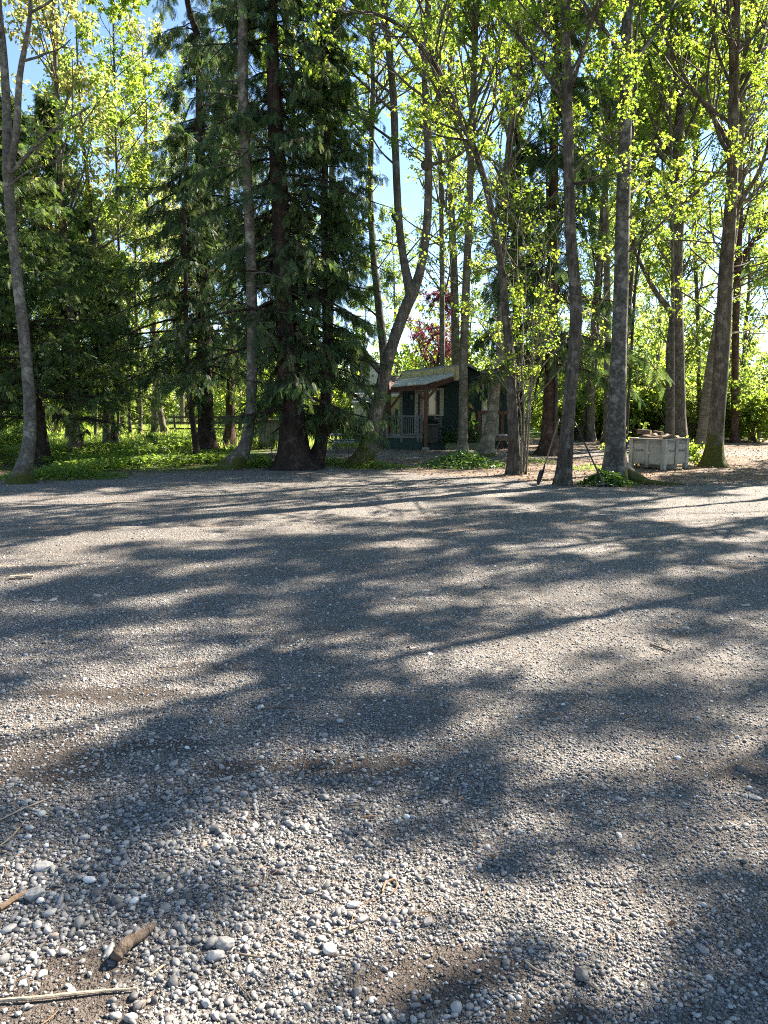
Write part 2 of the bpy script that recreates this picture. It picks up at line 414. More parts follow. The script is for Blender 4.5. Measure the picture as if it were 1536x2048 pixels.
def conifer_parts(W, Lf, C, RR, g, zlo, H, Lmax, n1=110, n2=9, spr=5, size=.34, droop=.35, hang=.8, power=.75, lowfade=0.0, fill=1, azb=None):
    """cedar style branches and hanging sprays around the stem C"""
    z = zlo + (H - zlo) * np.sort(g.uniform(0, 1, n1) ** 1.0)
    cz = C[:, 2]; o = np.argsort(cz)
    base = np.stack([np.interp(z, cz[o], C[o, k]) for k in range(3)], 1); base[:, 2] = z
    r0 = np.interp(z, cz[o], RR[o])
    az = g.uniform(0, 2 * math.pi, n1)
    if azb is not None: az = np.where(g.uniform(0, 1, n1) < azb[1], azb[0] + g.normal(size=n1) * .9, az)
    L = Lmax * np.clip(1 - (z - zlo) / (H - zlo), .03, 1) ** power * g.uniform(.55, 1.15, n1)
    if lowfade: L *= np.clip(.45 + (z - zlo) / lowfade, 0, 1)
    d = np.stack([np.cos(az), np.sin(az), np.full(n1, .25)], 1); d = norm(d)
    nseg = 8; pts = [base]
    for s in range(nseg - 1):
        bend = -droop * (1 - 1.5 * s / nseg)
        d = norm(d + np.array([0, 0, bend]) * .55 + g.normal(size=(n1, 3)) * .06); pts.append(pts[-1] + d * (L / (nseg - 1))[:, None])
    P = np.stack(pts, 1); Rb = np.minimum(.05, np.maximum(.008, r0 * .22))[:, None] * np.linspace(1, .2, nseg)[None]
    tubes(W, P, Rb, 5, cap=False)
    Q, Rq = sprout(P, Rb, n2, .12, 1, .34, .85, g, -.05, -.5, 5, .45, .1, flat=.75, rmin=.003)
    tubes(W, Q, Rq, 3, cap=False)
    for PP, k, t0 in ((Q, spr, .1), (P, spr * 3, .2)):
        B = len(PP); idx = np.repeat(np.arange(B), k); N = len(idx)
        t = g.uniform(t0, 1, N); pos, tan = lerp_on(PP, idx, t)
        X = norm(tan * .7 + g.normal(size=(N, 3)) * .42 + np.array([0, 0, -hang]))
        upn = norm(np.array([0, 0, 1.]) * .6 + g.normal(size=(N, 3)) * .7)
        Y = norm(np.cross(upn, X)); Z = np.cross(X, Y)
        a = np.clip(g.uniform(0, 1, B)[idx] * .7 + g.uniform(0, .3, N), 0, 1)
        place(Lf, SPR, SPR_F, pos + g.normal(size=(N, 3)) * .03, X, Y, Z, size * g.uniform(.55, 1.2, N), a)

def conifer(name, label, cat, base, C, RR, bark='bark_cedar', leaf='cedar', seed=1, zlo=1.5, H=18, Lmax=3.2, sides=18, flare=.9, group=None, amp=.09, dead=0, inner=0, **kw):
    g = np.random.default_rng(seed); base = np.array(base, float)
    root = empty(name, base, 0, label, cat, group); W = MB(); Lf = MB()
    add_stem(W, C, RR, sides, flare, amp, g)
    conifer_parts(W, Lf, C, RR, g, zlo, H, Lmax, **kw)
    if inner: conifer_parts(W, Lf, C, RR, g, zlo * .8, H * .7, 1.5, **dict(kw, n1=inner, n2=5, lowfade=0.0, power=.3))
    if dead:
        c, r = resample(C, RR, 20)
        Q, Rq = sprout(c[None], r[None], dead, .08, .5, 1.3, 1.3, g, -.05, -.1, 6, .1, .2, rmin=.006); Rq = np.minimum(Rq, .014)
        tubes(W, Q, Rq, 4); Q2, R2 = sprout(Q, Rq, 3, .3, 1, .5, .8, g, 0, 0, 5, .6, .2, rmin=.003); tubes(W, Q2, R2, 3, cap=False)
    W.build('trunk', M[bark], root, True, base); Lf.build('crown', M[leaf], root, False, base)
    return root
def straight(x, y, H, r, g, lean=.3, n=9):
    d = g.normal(size=2) * lean; t = np.linspace(0, 1, n)
    w = np.cumsum(g.normal(size=(n, 2)) * .07, axis=0)
    C = np.stack([x + d[0] * t + w[:, 0], y + d[1] * t + w[:, 1], H * t], 1); C[0, :2] = (x, y)
    C = catmull(C, 4); RR = r * np.interp(np.linspace(0, 1, len(C)), [0, .08, 1], [1.1, .95, .12]); return C, RR
# ------------------------------------------------------------------ world, sun, camera
SUN_AZ = 55; SUN_EL = 41
world = bpy.data.worlds.new('World'); scene.world = world; world.use_nodes = True
wn = world.node_tree; bg = wn.nodes['Background']; sk = wn.nodes.new('ShaderNodeTexSky'); sk.sky_type = 'NISHITA'; sk.sun_disc = False
sk.sun_elevation = R_(SUN_EL); sk.sun_rotation = R_(SUN_AZ); sk.air_density = .85; sk.dust_density = 0; sk.ozone_density = 2.2
wn.links.new(sk.outputs[0], bg.inputs[0]); bg.inputs[1].default_value = .062
sl = bpy.data.lights.new('sun', 'SUN'); sl.energy = 5.0; sl.angle = R_(.55); sl.color = (1, .91, .79)
so = bpy.data.objects.new('sun', sl); COL.objects.link(so)
SUN = Vector((math.sin(R_(SUN_AZ)) * math.cos(R_(SUN_EL)), math.cos(R_(SUN_AZ)) * math.cos(R_(SUN_EL)), math.sin(R_(SUN_EL))))
so.rotation_euler = SUN.to_track_quat('Z', 'Y').to_euler()
cam = bpy.data.cameras.new('camera'); co = bpy.data.objects.new('camera', cam); COL.objects.link(co); scene.camera = co
cam.sensor_fit = 'VERTICAL'; cam.sensor_height = 36; cam.lens = FPX / 2048 * 36; cam.clip_start = .05; cam.clip_end = 1500
co.location = (0, 0, CAM_H); co.rotation_euler = (math.pi / 2 - PITCH, 0, 0)
scene.view_settings.view_transform = 'Standard'; scene.view_settings.look = 'None'; scene.view_settings.gamma = 1
scene.view_settings.exposure = 2.45
scene.render.engine = 'CYCLES'; cy = scene.cycles; cy.max_bounces = 6; cy.diffuse_bounces = 3; cy.glossy_bounces = 2; cy.transmission_bounces = 4
cy.use_denoising = False; cy.pixel_filter_type = 'BLACKMAN_HARRIS'; cy.filter_width = 1.05; cy.use_adaptive_sampling = True; cy.adaptive_threshold = .008; cy.sample_clamp_indirect = 3; cy.caustics_reflective = False; cy.caustics_refractive = False

# ------------------------------------------------------------------ ground
def gz(x, y):
    x = np.asarray(x, float); y = np.asarray(y, float)
    far = np.clip((np.hypot(x, y) - 14) / 10, 0, 1)
    z = (fbm(x * .35 + 40, y * .35 + 40, 3, 3) - .5) * .05 + (fbm(x * 1.6 + 9, y * 1.6 + 9, 5, 3) - .5) * .018
    return z * (1 + far * 1.2)
# back edge of the gravel lot, traced as a curve on the ground
EDGE = np.array([gp(*p)[:2] for p in ((-500, 975), (0, 969), (150, 960), (300, 951), (430, 943), (600, 937), (740, 936), (800, 943), (850, 949), (1000, 957), (1110, 968), (1200, 974), (1300, 976), (1400, 968), (1536, 965), (2000, 960))])
def lot_w(x, y):                      # >0 inside the gravel lot (metres to its back edge)
    e = np.interp(x, EDGE[:, 0], EDGE[:, 1]); return e - y
def grid_mesh(xs, ys, zf, name, mat, kind='structure', attrs=()):
    X, Y = np.meshgrid(xs, ys); Z = zf(X, Y); V = np.stack([X, Y, Z], -1).reshape(-1, 3)
    nx, ny = len(xs), len(ys); i = np.arange(ny - 1)[:, None] * nx + np.arange(nx - 1)[None]
    F = np.stack([i, i + 1, i + nx + 1, i + nx], -1).reshape(-1, 4)
    mb = MB(); mb.add(V, F); o = mb.build(name, mat, None, True); o['kind'] = kind
    for an, fn in attrs:
        a = o.data.attributes.new(an, 'FLOAT', 'POINT'); a.data.foreach_set('value', fn(V[:, 0], V[:, 1]).astype(np.float32))
    return o
def axis(core, step, far, growth=1.12):
    a = list(np.arange(core[0], core[1] + 1e-6, step)); s = step
    while a[-1] < far[1]: s = min(s * growth, 12); a.append(a[-1] + s)
    s = step; b = []; x = core[0]
    while x > far[0]: s = min(s * growth, 12); x -= s; b.append(x)
    return np.array(b[::-1] + a)
SOIL = [(gp(215, 1388), .55, .16, 1), (gp(690, 1532), .5, .12, .9), (gp(60, 1520), .45, .35, .8), (gp(340, 1490), .3, .1, .6), (gp(170, 1930), .22, .09, .8), (gp(60, 2010), .3, .12, 1),
        (gp(900, 1945), .22, .1, 1), (gp(820, 1990), .25, .09, .7), (gp(1080, 2030), .2, .06, .8), (gp(1450, 1540), .5, .25, .5), (gp(1460, 1130), .25, .35, .8), (gp(400, 1335), .45, .14, .5), (gp(450, 1540), .12, .12, .8)]
def soil_w(x, y):
    s = 0
    for c, rx, ry, w in SOIL:
        wob = .8 * (fbm(x * 6, y * 6, 21, 4) - .5)
        s = np.maximum(s, w * np.clip(1.5 - 1.2 * (((x - c[0]) / (rx * .85)) ** 2 + ((y - c[1]) / (ry * .75)) ** 2) ** .5 + wob * 2, 0, 1))
    return s
def coarse_w(x, y):                   # where the coarse river pebbles lie
    r = np.clip((5.2 + .9 * np.clip(-x, -1, 1.5) - y) / 2.0, 0, 1)
    return r * (1 - .15 * np.clip(x, 0, 2))
def mat_gravel():
    t = NT('gravel'); v = t.coord('Object'); z = t.sep(v)
    wv = t.n('ShaderNodeVectorMath'); wv.operation = 'ADD'
    nz = t.noise(v, 14, 2, .5, 'Color'); ms = t.n('ShaderNodeVectorMath'); ms.operation = 'SCALE'; ms.inputs['Scale'].default_value = .03
    t.l(nz, ms.inputs[0]); t.l(v, wv.inputs[0]); t.l(ms.outputs[0], wv.inputs[1]); vw = wv.outputs[0]
    c1 = t.sep(t.vor(vw, 62, 'Color'))[0]; d1 = t.vor(vw, 62); c2 = t.sep(t.vor(vw, 150, 'Color'))[1]; d2 = t.vor(vw, 150)
    st = [(0, (.036, .033, .031)), (.3, (.122, .11, .097)), (.6, (.235, .211, .185)), (.82, (.39, .358, .315)), (1, (.74, .69, .61))]
    cc = t.mix(t.ramp(t.noise(v, 3, 4), [(.4, 0), (.6, 1)]), t.ramp(c1, st), t.ramp(c2, st))
    cc = t.mix(t.ramp(c2, [(.4, 0), (.6, .7)]), cc, t.ramp(c2, st))
    dust = t.math('MULTIPLY', t.ramp(t.noise(v, .9, 5, .62), [(.38, 0), (.6, 1)]), .7)
    fine = t.ramp(t.noise(v, 260, 3, .6), [(.3, (.13, .11, .09)), (.7, (.37, .315, .26))])
    cc = t.mix(dust, cc, fine)
    # gaps between stones
    gap = t.ramp(d1, [(.25, 1), (.62, 0)]); cc = t.mix(t.math('MULTIPLY', t.math('SUBTRACT', 1.0, gap), .4), cc, (.05, .043, .037))
    # streaks of darker damp ground and wheel-worn bands
    big = t.ramp(t.noise(t.coord('Object', (.35, 1.2, 1)), 1.1, 5, .6), [(.35, 0), (.65, 1)])
    cc = t.mix(t.math('MULTIPLY', big, .4), cc, (.07, .06, .052))
    soil = t.attr('soil'); sm = t.math('MULTIPLY', t.math('ADD', soil, t.math('MULTIPLY', t.math('SUBTRACT', t.noise(v, 45, 5, .75), .5), 2.2)), 2.2, True)
    sm = t.math('MULTIPLY', sm, t.ramp(soil, [(.02, 0), (.2, 1)]))
    cc = t.mix(t.math('MULTIPLY', sm, .85), cc, t.ramp(t.noise(v, 90, 4), [(.3, (.04, .029, .022)), (.7, (.1, .076, .058))]))
    nb = t.bump(t.math('MULTIPLY', d1, -1.0), .012, .9); nb = t.bump(t.math('MULTIPLY', d2, -1.0), .006, .9, nb)
    nb = t.bump(t.noise(v, 7, 6, .75), .09, .8, nb)
    # tyre treads pressed into the fines
    def tread(ang, off, width, per, u0, u1, prev):
        m = t.n('ShaderNodeMapping'); m.inputs['Rotation'].default_value = (0, 0, ang); t.l(v, m.inputs['Vector']); s = t.sep(m.outputs[0])
        wob = t.math('MULTIPLY', t.math('SUBTRACT', t.noise(v, .35, 1), .5), .8)
        w = t.math('ABSOLUTE', t.math('SUBTRACT', t.math('ADD', s[1], wob), off))
        mask = t.math('SUBTRACT', 1.0, t.math('DIVIDE', w, width), True)
        mask = t.math('MULTIPLY', t.math('MULTIPLY', mask, 4, True), t.ramp(t.noise(v, 1.5, 3), [(.3, 0), (.6, 1)]))
        rg = t.math('MULTIPLY', t.math('GREATER_THAN', s[0], u0), t.math('LESS_THAN', s[0], u1))
        skew = t.math('ADD', s[0], t.math('MULTIPLY', w, .7))
        wave = t.math('SINE', t.math('MULTIPLY', skew, 6.283 / per))
        h = t.math('MULTIPLY', t.math('MULTIPLY', wave, mask), rg)
        return t.bump(h, .014, .6, prev)
    for a, o, w, p, u0, u1 in TREADS: nb = tread(a, o, w, p, u0, u1, nb)
    return t.done(t.pbr(cc, .82, nb, spec=.35))
def tread_from_px(p, q, width, per):
    a = gp(*p); b = gp(*q); d = b - a; ang = math.atan2(d[1], d[0]); c, s = math.cos(-ang), math.sin(-ang)
    rx = lambda P: (P[0] * c - P[1] * s, P[0] * s + P[1] * c)
    A, B = rx(a), rx(b); return (-ang, (A[1] + B[1]) / 2, width, per, min(A[0], B[0]), max(A[0], B[0]))
TREADS = [tread_from_px((120, 1062), (900, 1048), .16, .13), tread_from_px((200, 1115), (880, 1095), .16, .13), tread_from_px((850, 1040), (1250, 1010), .3, .16),
          tread_from_px((1290, 1290), (1536, 1345), .14, .1), tread_from_px((1150, 1560), (1536, 1650), .14, .07), tread_from_px((520, 1250), (680, 1345), .12, .06), tread_from_px((1080, 1230), (1536, 1270), .2, .12)]
def mat_duff():
    t = NT('forest_floor'); v = t.coord('Object')
    a = t.vor(v, 38, 'Color'); c1 = t.sep(a)[0]; d = t.vor(v, 38); n = t.noise(v, 5, 6, .7); n2 = t.noise(v, .5, 4, .6)
    cc = t.ramp(c1, [(0, (.06, .04, .028)), (.5, (.18, .125, .088)), (.85, (.32, .24, .175)), (1, (.5, .4, .3))])
    cc = t.mix(t.ramp(n, [(.35, 0), (.7, .7)]), cc, (.12, .088, .064))
    cc = t.mix(t.ramp(n2, [(.48, 0), (.62, .55)]), cc, t.ramp(t.noise(v, 120, 3), [(.3, (.12, .1, .08)), (.7, (.32, .29, .25))]))
    g = t.attr('green'); gm = t.math('MULTIPLY', t.math('ADD', g, t.math('MULTIPLY', t.math('SUBTRACT', t.noise(v, 2.2, 5, .7), .5), 1.1)), t.ramp(g, [(.02, 0), (.3, 1)]), True)
    cc = t.mix(gm, cc, t.ramp(t.noise(v, 30, 4), [(.3, (.025, .05, .01)), (.7, (.085, .14, .02))]))
    nb = t.bump(t.math('MULTIPLY', d, -1.0), .02, .9); nb = t.bump(n, .06, .7, nb)
    return t.done(t.pbr(cc, .9, nb, spec=.2))
def green_w(x, y):
    left = np.clip((-.5 - x - (26 - y) * .05) / 2, 0, 1) * np.clip((y - 17.2) / 1.5, 0, 1)
    return np.maximum(left, np.clip((y - 34) / 4, 0, 1))
M['gravel'] = mat_gravel(); M['duff'] = mat_duff()
gx = axis((-16, 16), .25, (-420, 420)); gy = axis((12, 34), .22, (-30, 600))
grid_mesh(gx, gy, lambda x, y: gz(x, y) - .012, 'ground', M['duff'], attrs=[('green', green_w)])
lx = axis((-6, 7), .05, (-45, 45)); ly = np.concatenate([np.arange(-14, 1, .5), np.arange(1, 7, .035), np.arange(7, 14, .05), np.arange(14, 24, .1)])
RUTS = [(gp(*p)[:2], gp(*q)[:2]) for p, q in (((-300, 1066), (1000, 1044)), ((-200, 1126), (960, 1093)), ((760, 1046), (1700, 985)), ((700, 1075), (1700, 1012)), ((1050, 1225), (1700, 1290)), ((1150, 1560), (1700, 1690)), ((420, 1215), (720, 1370)))]
def ruts(x, y):
    z = 0
    for p, q in RUTS:
        d = q - p; L = np.hypot(*d); d = d / L; u = (x - p[0]) * d[0] + (y - p[1]) * d[1]; v = -(x - p[0]) * d[1] + (y - p[1]) * d[0] + .25 * np.sin(u * .55 + p[1])
        m = np.clip(u / .8, 0, 1) * np.clip((L - u) / .8, 0, 1) * (.35 + .65 * fbm(u * .9, v * 0 + p[1], 71, 2)); z = z + m * (-.017 * np.exp(-(v / .1) ** 2) + .012 * np.exp(-((np.abs(v) - .19) / .06) ** 2) * (.4 + fbm(x * 6, y * 6, 73, 2)))
    return z
def lot_z(x, y):
    w = lot_w(x, y) + (fbm(x * 1.5, y * 1.5, 11, 4) - .5) * 1.3
    near = np.clip((9 - y) / 3, 0, 1); mic = (fbm(x * 9, y * 9, 31, 3) - .5) * .014 * near
    rid = np.clip((y - 4.5) / 3, 0, 1) * ((fbm(x * .5 + y * .25, y * 3.2, 61, 3) - .5) * .045 + (fbm(x * 3, y * 3.5, 63, 3) - .5) * .02)
    return gz(x, y) + np.clip(w * .05, -.06, .0) + .004 + mic + rid + ruts(x, y)
grid_mesh(lx, ly, lot_z, 'gravel_lot', M['gravel'], attrs=[('soil', soil_w)])
# second gravel drive behind the trees, passing the cabin
PATH = np.array([gp(*p)[:2] for p in ((380, 905), (560, 905), (700, 906), (850, 908), (1000, 909), (1200, 905), (1400, 905), (1600, 905), (1900, 900), (2600, 895))])
def path_z(x, y):
    c = np.interp(x, PATH[:, 0], PATH[:, 1]); w = 2.1 - np.abs(y - c) + (fbm(x * 1.1, y * 1.1, 17, 4) - .5) * 1.6 - np.clip(-2.2 - x, 0, 3)
    return gz(x, y) + np.clip(w * .06, -.07, .012) - .006
grid_mesh(np.arange(-8, 36, .2), np.arange(17, 34, .12), path_z, 'gravel_path', M['gravel'], attrs=[('soil', lambda x, y: x * 0)])
def mat_lawn():
    t = NT('lawn'); v = t.coord('Object'); c = t.ramp(t.noise(v, 3, 6, .7), [(.3, (.09, .14, .02)), (.7, (.2, .27, .045))])
    return t.done(t.pbr(c, .9, t.bump(t.noise(v, 60, 3), .03, .8), spec=.2))
M['lawn'] = mat_lawn()
def lawn_z(x, y):
    w = np.minimum(y - 33.5, 62 - y) + (fbm(x * .5, y * .5, 19, 4) - .5) * 4; return gz(x, y) * .5 + np.clip(w * .05, -.2, .03)
grid_mesh(np.arange(-45, 4, .5), np.arange(30, 66, .5), lawn_z, 'lawn', M['lawn'])

# ------------------------------------------------------------------ pebbles: real stones, dense near, sparse far
def ico(sub):
    import bmesh
    bm = bmesh.new(); bmesh.ops.create_icosphere(bm, subdivisions=sub, radius=1); V = np.array([v.co[:] for v in bm.verts]); F = np.array([[v.index for v in f.verts] for f in bm.faces]); bm.free(); return V, F
IC = {1: ico(1), 2: ico(2), 3: ico(3)}
def mat_stone():
    t = NT('pebble'); a = t.attr('rnd'); v = t.coord('Object')
    c = t.ramp(a, [(0, (.03, .03, .031)), (.18, (.078, .076, .075)), (.38, (.158, .152, .145)), (.56, (.245, .235, .22)), (.72, (.33, .32, .3)), (.86, (.45, .43, .39)), (.93, (.3, .2, .14)), (.96, (.5, .46, .4)), (1, (.74, .72, .66))])
    n = t.noise(v, 160, 5, .7); c = t.mix(t.ramp(n, [(.3, 0), (.75, .5)]), c, t.mix(.5, c, (.42, .4, .37)))
    c = t.mix(t.ramp(t.noise(v, 420, 3), [(.35, .35), (.6, 0)]), c, (.04, .035, .03))
    return t.done(t.pbr(c, .62, t.bump(n, .0012, .7), spec=.4))
M['stone'] = mat_stone()
def stones(mb, x, y, r, sub, g, sink=.3, a=None, rough=.16, flat=(.45, .85)):
    n = len(x); T, F = IC[sub]; N = len(T)
    X, Y, Z = frame(norm(g.normal(size=(n, 3)) * np.array([1, 1, .22])), g)
    up = np.array([0, 0, 1.]); tilt = norm(up + g.normal(size=(n, 3)) * .28); X = norm(np.cross(tilt, rand_unit(n, g))); Y = np.cross(tilt, X); Z = tilt
    sx = r * g.uniform(.95, 1.45, n); sy = r * g.uniform(.7, 1.05, n); sz = r * g.uniform(*flat, n)
    # lumpy, partly faceted outline per stone
    W = g.normal(size=(n, 3, 3)); dots = np.einsum('mk,njk->nmj', T, norm(W)); bumpy = 1 + rough * (np.sin(dots * 2.6 + g.uniform(0, 6, (n, 1, 3))).sum(-1)) * .5
    cutn = norm(g.normal(size=(n, 3, 3))); cd = np.einsum('mk,njk->nmj', T, cutn); cut = g.uniform(.45, .95, (n, 1, 3)); P = T[None] * bumpy[..., None]
    for k in range(3):
        ex = np.maximum(cd[..., k] - cut[..., k], 0); P = P - ex[..., None] * cutn[:, None, k] * .85
    P = P * np.stack([sx, sy, sz], -1)[:, None]
    V = P[..., 0:1] * X[:, None] + P[..., 1:2] * Y[:, None] + P[..., 2:3] * Z[:, None]
    z = lot_z(x, y) + sz * (1 - 2 * sink) * 1.0
    V = V + np.stack([x, y, z], -1)[:, None]
    if a is None: a = np.clip(g.beta(1.7, 2.0, n) * .97 + (g.uniform(0, 1, n) > .96) * .4, 0, 1)
    mb.add(V.reshape(-1, 3), (np.arange(n)[:, None, None] * N + F[None]).reshape(-1, 3), np.repeat(a, N))
pg = np.random.default_rng(5); PB = MB()
def scatter(n, y0, y1, pw, g):
    u = g.uniform(0, 1, n); y = (y0 ** pw + u * (y1 ** pw - y0 ** pw)) ** (1 / pw); x = g.uniform(-1, 1, n) * (y * .60 + .25); return x, y
def keep(x, y, g, f): m = g.uniform(0, 1, len(x)) < f; return x[m], y[m]
def dens_near(x, y):
    n = fbm(x * 2.2, y * 2.2, 77, 3); return np.clip(coarse_w(x, y) * (1.1 + (n - .5) * 2.0) + .0, 0, 1) * (1 - .75 * soil_w(x, y))
lw = lambda x, y: np.clip(.55 - x * .9, 0, 1) * np.clip((3.9 - y) / 1.4, 0, 1)
x, y = scatter(36000, 1.45, 5.0, 1.5, pg); x, y = keep(x, y, pg, dens_near(x, y) * (.22 + .78 * lw(x, y)))
r = np.exp(pg.normal(math.log(.0054), .36, len(x))) * (1 + .4 * lw(x, y)); stones(PB, x, y, np.clip(r, .003, .02), 2, pg, .3)
x, y = scatter(170000, 1.45, 7.5, 1.35, pg); x, y = keep(x, y, pg, np.clip(dens_near(x, y) + .3, 0, 1) * (1 - .65 * soil_w(x, y)))
r = np.exp(pg.normal(math.log(.0043), .34, len(x))); stones(PB, x, y, np.clip(r, .002, .01), 1, pg, .25)
x, y = scatter(420, 1.5, 4.2, 1.6, pg); x, y = keep(x, y, pg, coarse_w(x, y) * (.08 + .92 * (x < -.05)) * (1 - .6 * soil_w(x, y)))
stones(PB, x, y, pg.uniform(.011, .017, len(x)), 3, pg, .25, pg.beta(2, 2.4, len(x)) * .82)
x, y = scatter(60000, 4.5, 17, 1.3, pg); x, y = keep(x, y, pg, .35 + .65 * fbm(x * .9, y * .9, 5, 3))
r = np.exp(pg.normal(math.log(.0062), .4, len(x))); a = np.clip(pg.beta(2.6, 2.0, len(x)), 0, 1); stones(PB, x, y, np.clip(r, .003, .02), 1, pg, .42, a)
tag(PB.build('gravel', M['stone'], None, True), 'loose grey river pebbles and crushed stone spread over the gravel lot', 'gravel', None, 'stuff')
# ------------------------------------------------------------------ the trees one can tell apart
def T(x, y): b = gp(x, y); return b, b[1]
def stem(pts, H, drift=0.0, seed=0, Y0=None):
    Y0 = Y0 or gp(pts[0][0], pts[0][1])[1]; return px_stem(pts, Y0, H, drift, np.random.default_rng(seed))
def limb(pts, Y0, dy=0.0, lv=3, seed=0):
    C, RR = px_stem(pts, Y0, None, dy, np.random.default_rng(seed)); return C, RR, lv

WS = 0.62
# grey leaning tree at the left edge
b, Y = T(42, 966)
broadleaf('alder_tree', 'grey lichen barked tree with mossy foot standing at the left edge of the gravel', 'tree', b,
    [stem([(42, 966, 50), (60, 860, 38), (50, 690, 33), (30, 520, 30), (16, 350, 30), (14, 230, 26), (6, 100, 22), (-4, 0, 20)], 15, .5, 1)],
    [limb([(18, 345, 24), (32, 270, 22), (40, 150, 18), (58, 50, 14), (64, -60, 10), (70, -200, 5)], Y, -.6, 5, 2), limb([(24, 345, 14), (60, 305, 11), (120, 250, 8), (180, 213, 5)], Y, -.8, 5, 3),
     limb([(20, 370, 8), (60, 340, 6), (110, 325, 4), (150, 305, 3)], Y, .6, 4, 4)],
    'bark_grey', 'leaf', 11, 7.5, 12, 2.6, 5, 3, 6, .086, 'leaf')
WS = 0.62
# curved cedar between left greenery and the big cedar
b, Y = T(472, 937)
C, RR = stem([(462, 938, 62), (490, 890, 40), (501, 820, 34), (504, 700, 33), (503, 600, 32), (500, 480, 32), (493, 340, 31), (486, 200, 30), (485, 90, 29), (484, 0, 27)], 17, 0, 5)
conifer('cedar_tree', 'cedar with a dark trunk that curves out from its foot, paler bark higher up', 'cedar', b, C, RR, 'bark_grey', 'cedar', 21, 3.2, 18, 1.9, 14, .7, n1=50, n2=7, spr=5, size=.28)
WS = 0.78
# the big double cedar in the middle left
b, Y = T(592, 936)
C, RR = stem([(590, 937, 84), (588, 870, 66), (580, 760, 54), (570, 600, 46), (562, 430, 40), (552, 250, 34), (546, 100, 28), (545, 0, 25)], 20, .2, 6)
big = conifer('cedar_tree', 'largest cedar, its broad fluted trunk among sprays hanging near the gravel', 'cedar', b, C, RR, 'bark_cedar', 'cedar', 22, 1.25, 21, 3.5, 24, 1.0, amp=.14,
    n1=165, n2=12, spr=7, size=.25, droop=.4, hang=.95, lowfade=1.6, dead=26, inner=95)
WS = 0.62
b, Y = T(622, 934)
C, RR = stem([(622, 935, 52), (640, 890, 40), (650, 800, 30), (652, 700, 26), (650, 560, 22), (648, 400, 20), (655, 200, 15), (652, 20, 13)], 14, .2, 7)
conifer('cedar_tree', 'slimmer cedar leaning up beside the broad cedar trunk, sprays reaching over the fence', 'cedar', b, C, RR, 'bark_cedar', 'cedar_lit', 23, 1.3, 15, 2.2, 14, 1.0, n1=120, n2=11, spr=8, size=.23, hang=1.0, lowfade=1.6, inner=60)
WS = 0.8
# cedar behind, left
b, Y = T(412, 908)
C, RR = stem([(415, 910, 54), (412, 850, 40), (408, 700, 34), (404, 500, 28), (400, 300, 22), (398, 100, 16)], 17, 0, 8)
conifer('cedar_tree', 'dark cedar set back on the green bank, pale dead wood at its foot', 'cedar', b, C, RR, 'bark_cedar', 'cedar', 24, 2.4, 19, 4.2, 16, 1.0, n1=165, n2=12, spr=7, size=.27, droop=.4, hang=.9, lowfade=2.0, inner=80)
WS = 0.8
b, Y = T(396, 921)
C, RR = stem([(396, 922, 17), (388, 860, 15), (376, 760, 13), (372, 600, 11), (368, 400, 9)], 9, 0, 9)
conifer('young_cedar', 'young cedar on a thin dark leaning stem in front of the set back cedar', 'cedar', b, C, RR, 'bark_cedar', 'cedar', 25, 2.4, 10, 1.7, 8, .4, n1=60, n2=8, spr=4, size=.3)
WS = 0.7
b, Y = T(458, 895)
C, RR = stem([(458, 896, 44), (460, 850, 26), (463, 700, 22), (466, 500, 18)], 15, 0, 10)
conifer('cedar_tree', 'farther cedar with a flared foot seen between the two curved and dark trunks', 'cedar', b, C, RR, 'bark_redcedar', 'cedar', 26, 3.0, 17, 3.0, 12, 1.2, n1=90, n2=8, spr=4, size=.42)
WS = 0.8
# left dark hemlocks
for i, (x, y, w, H, Lm, lab, tone) in enumerate((
    (85, 925, 30, 9.5, 3.2, 'dense hemlock with layered lit sprays just behind the leaning grey tree', 'cedar_lit'),
    (160, 905, 24, 11, 3.3, 'hemlock with spreading pale tipped boughs over the green bank', 'cedar_lit'),
    (-60, 915, 34, 14, 4.0, 'tall dark evergreen cut off by the left edge of the picture', 'cedar'),
    (228, 898, 20, 8.5, 2.6, 'small evergreen with thin trunk beside the sunlit clearing', 'cedar_lit'))):
    b, Y = T(x, y); g = np.random.default_rng(300 + i); C, RR = straight(b[0], b[1], H, w * .5 * mpp(Y), g, .3)
    conifer('hemlock_tree', lab, 'hemlock', b, C, RR, 'bark_cedar', tone, 30 + i, 1.2 if i != 3 else 2.0, H, Lm, 10, .5, n1=150, n2=11, spr=8, size=.245, droop=.22, hang=.35, dead=10)
WS = 0.6
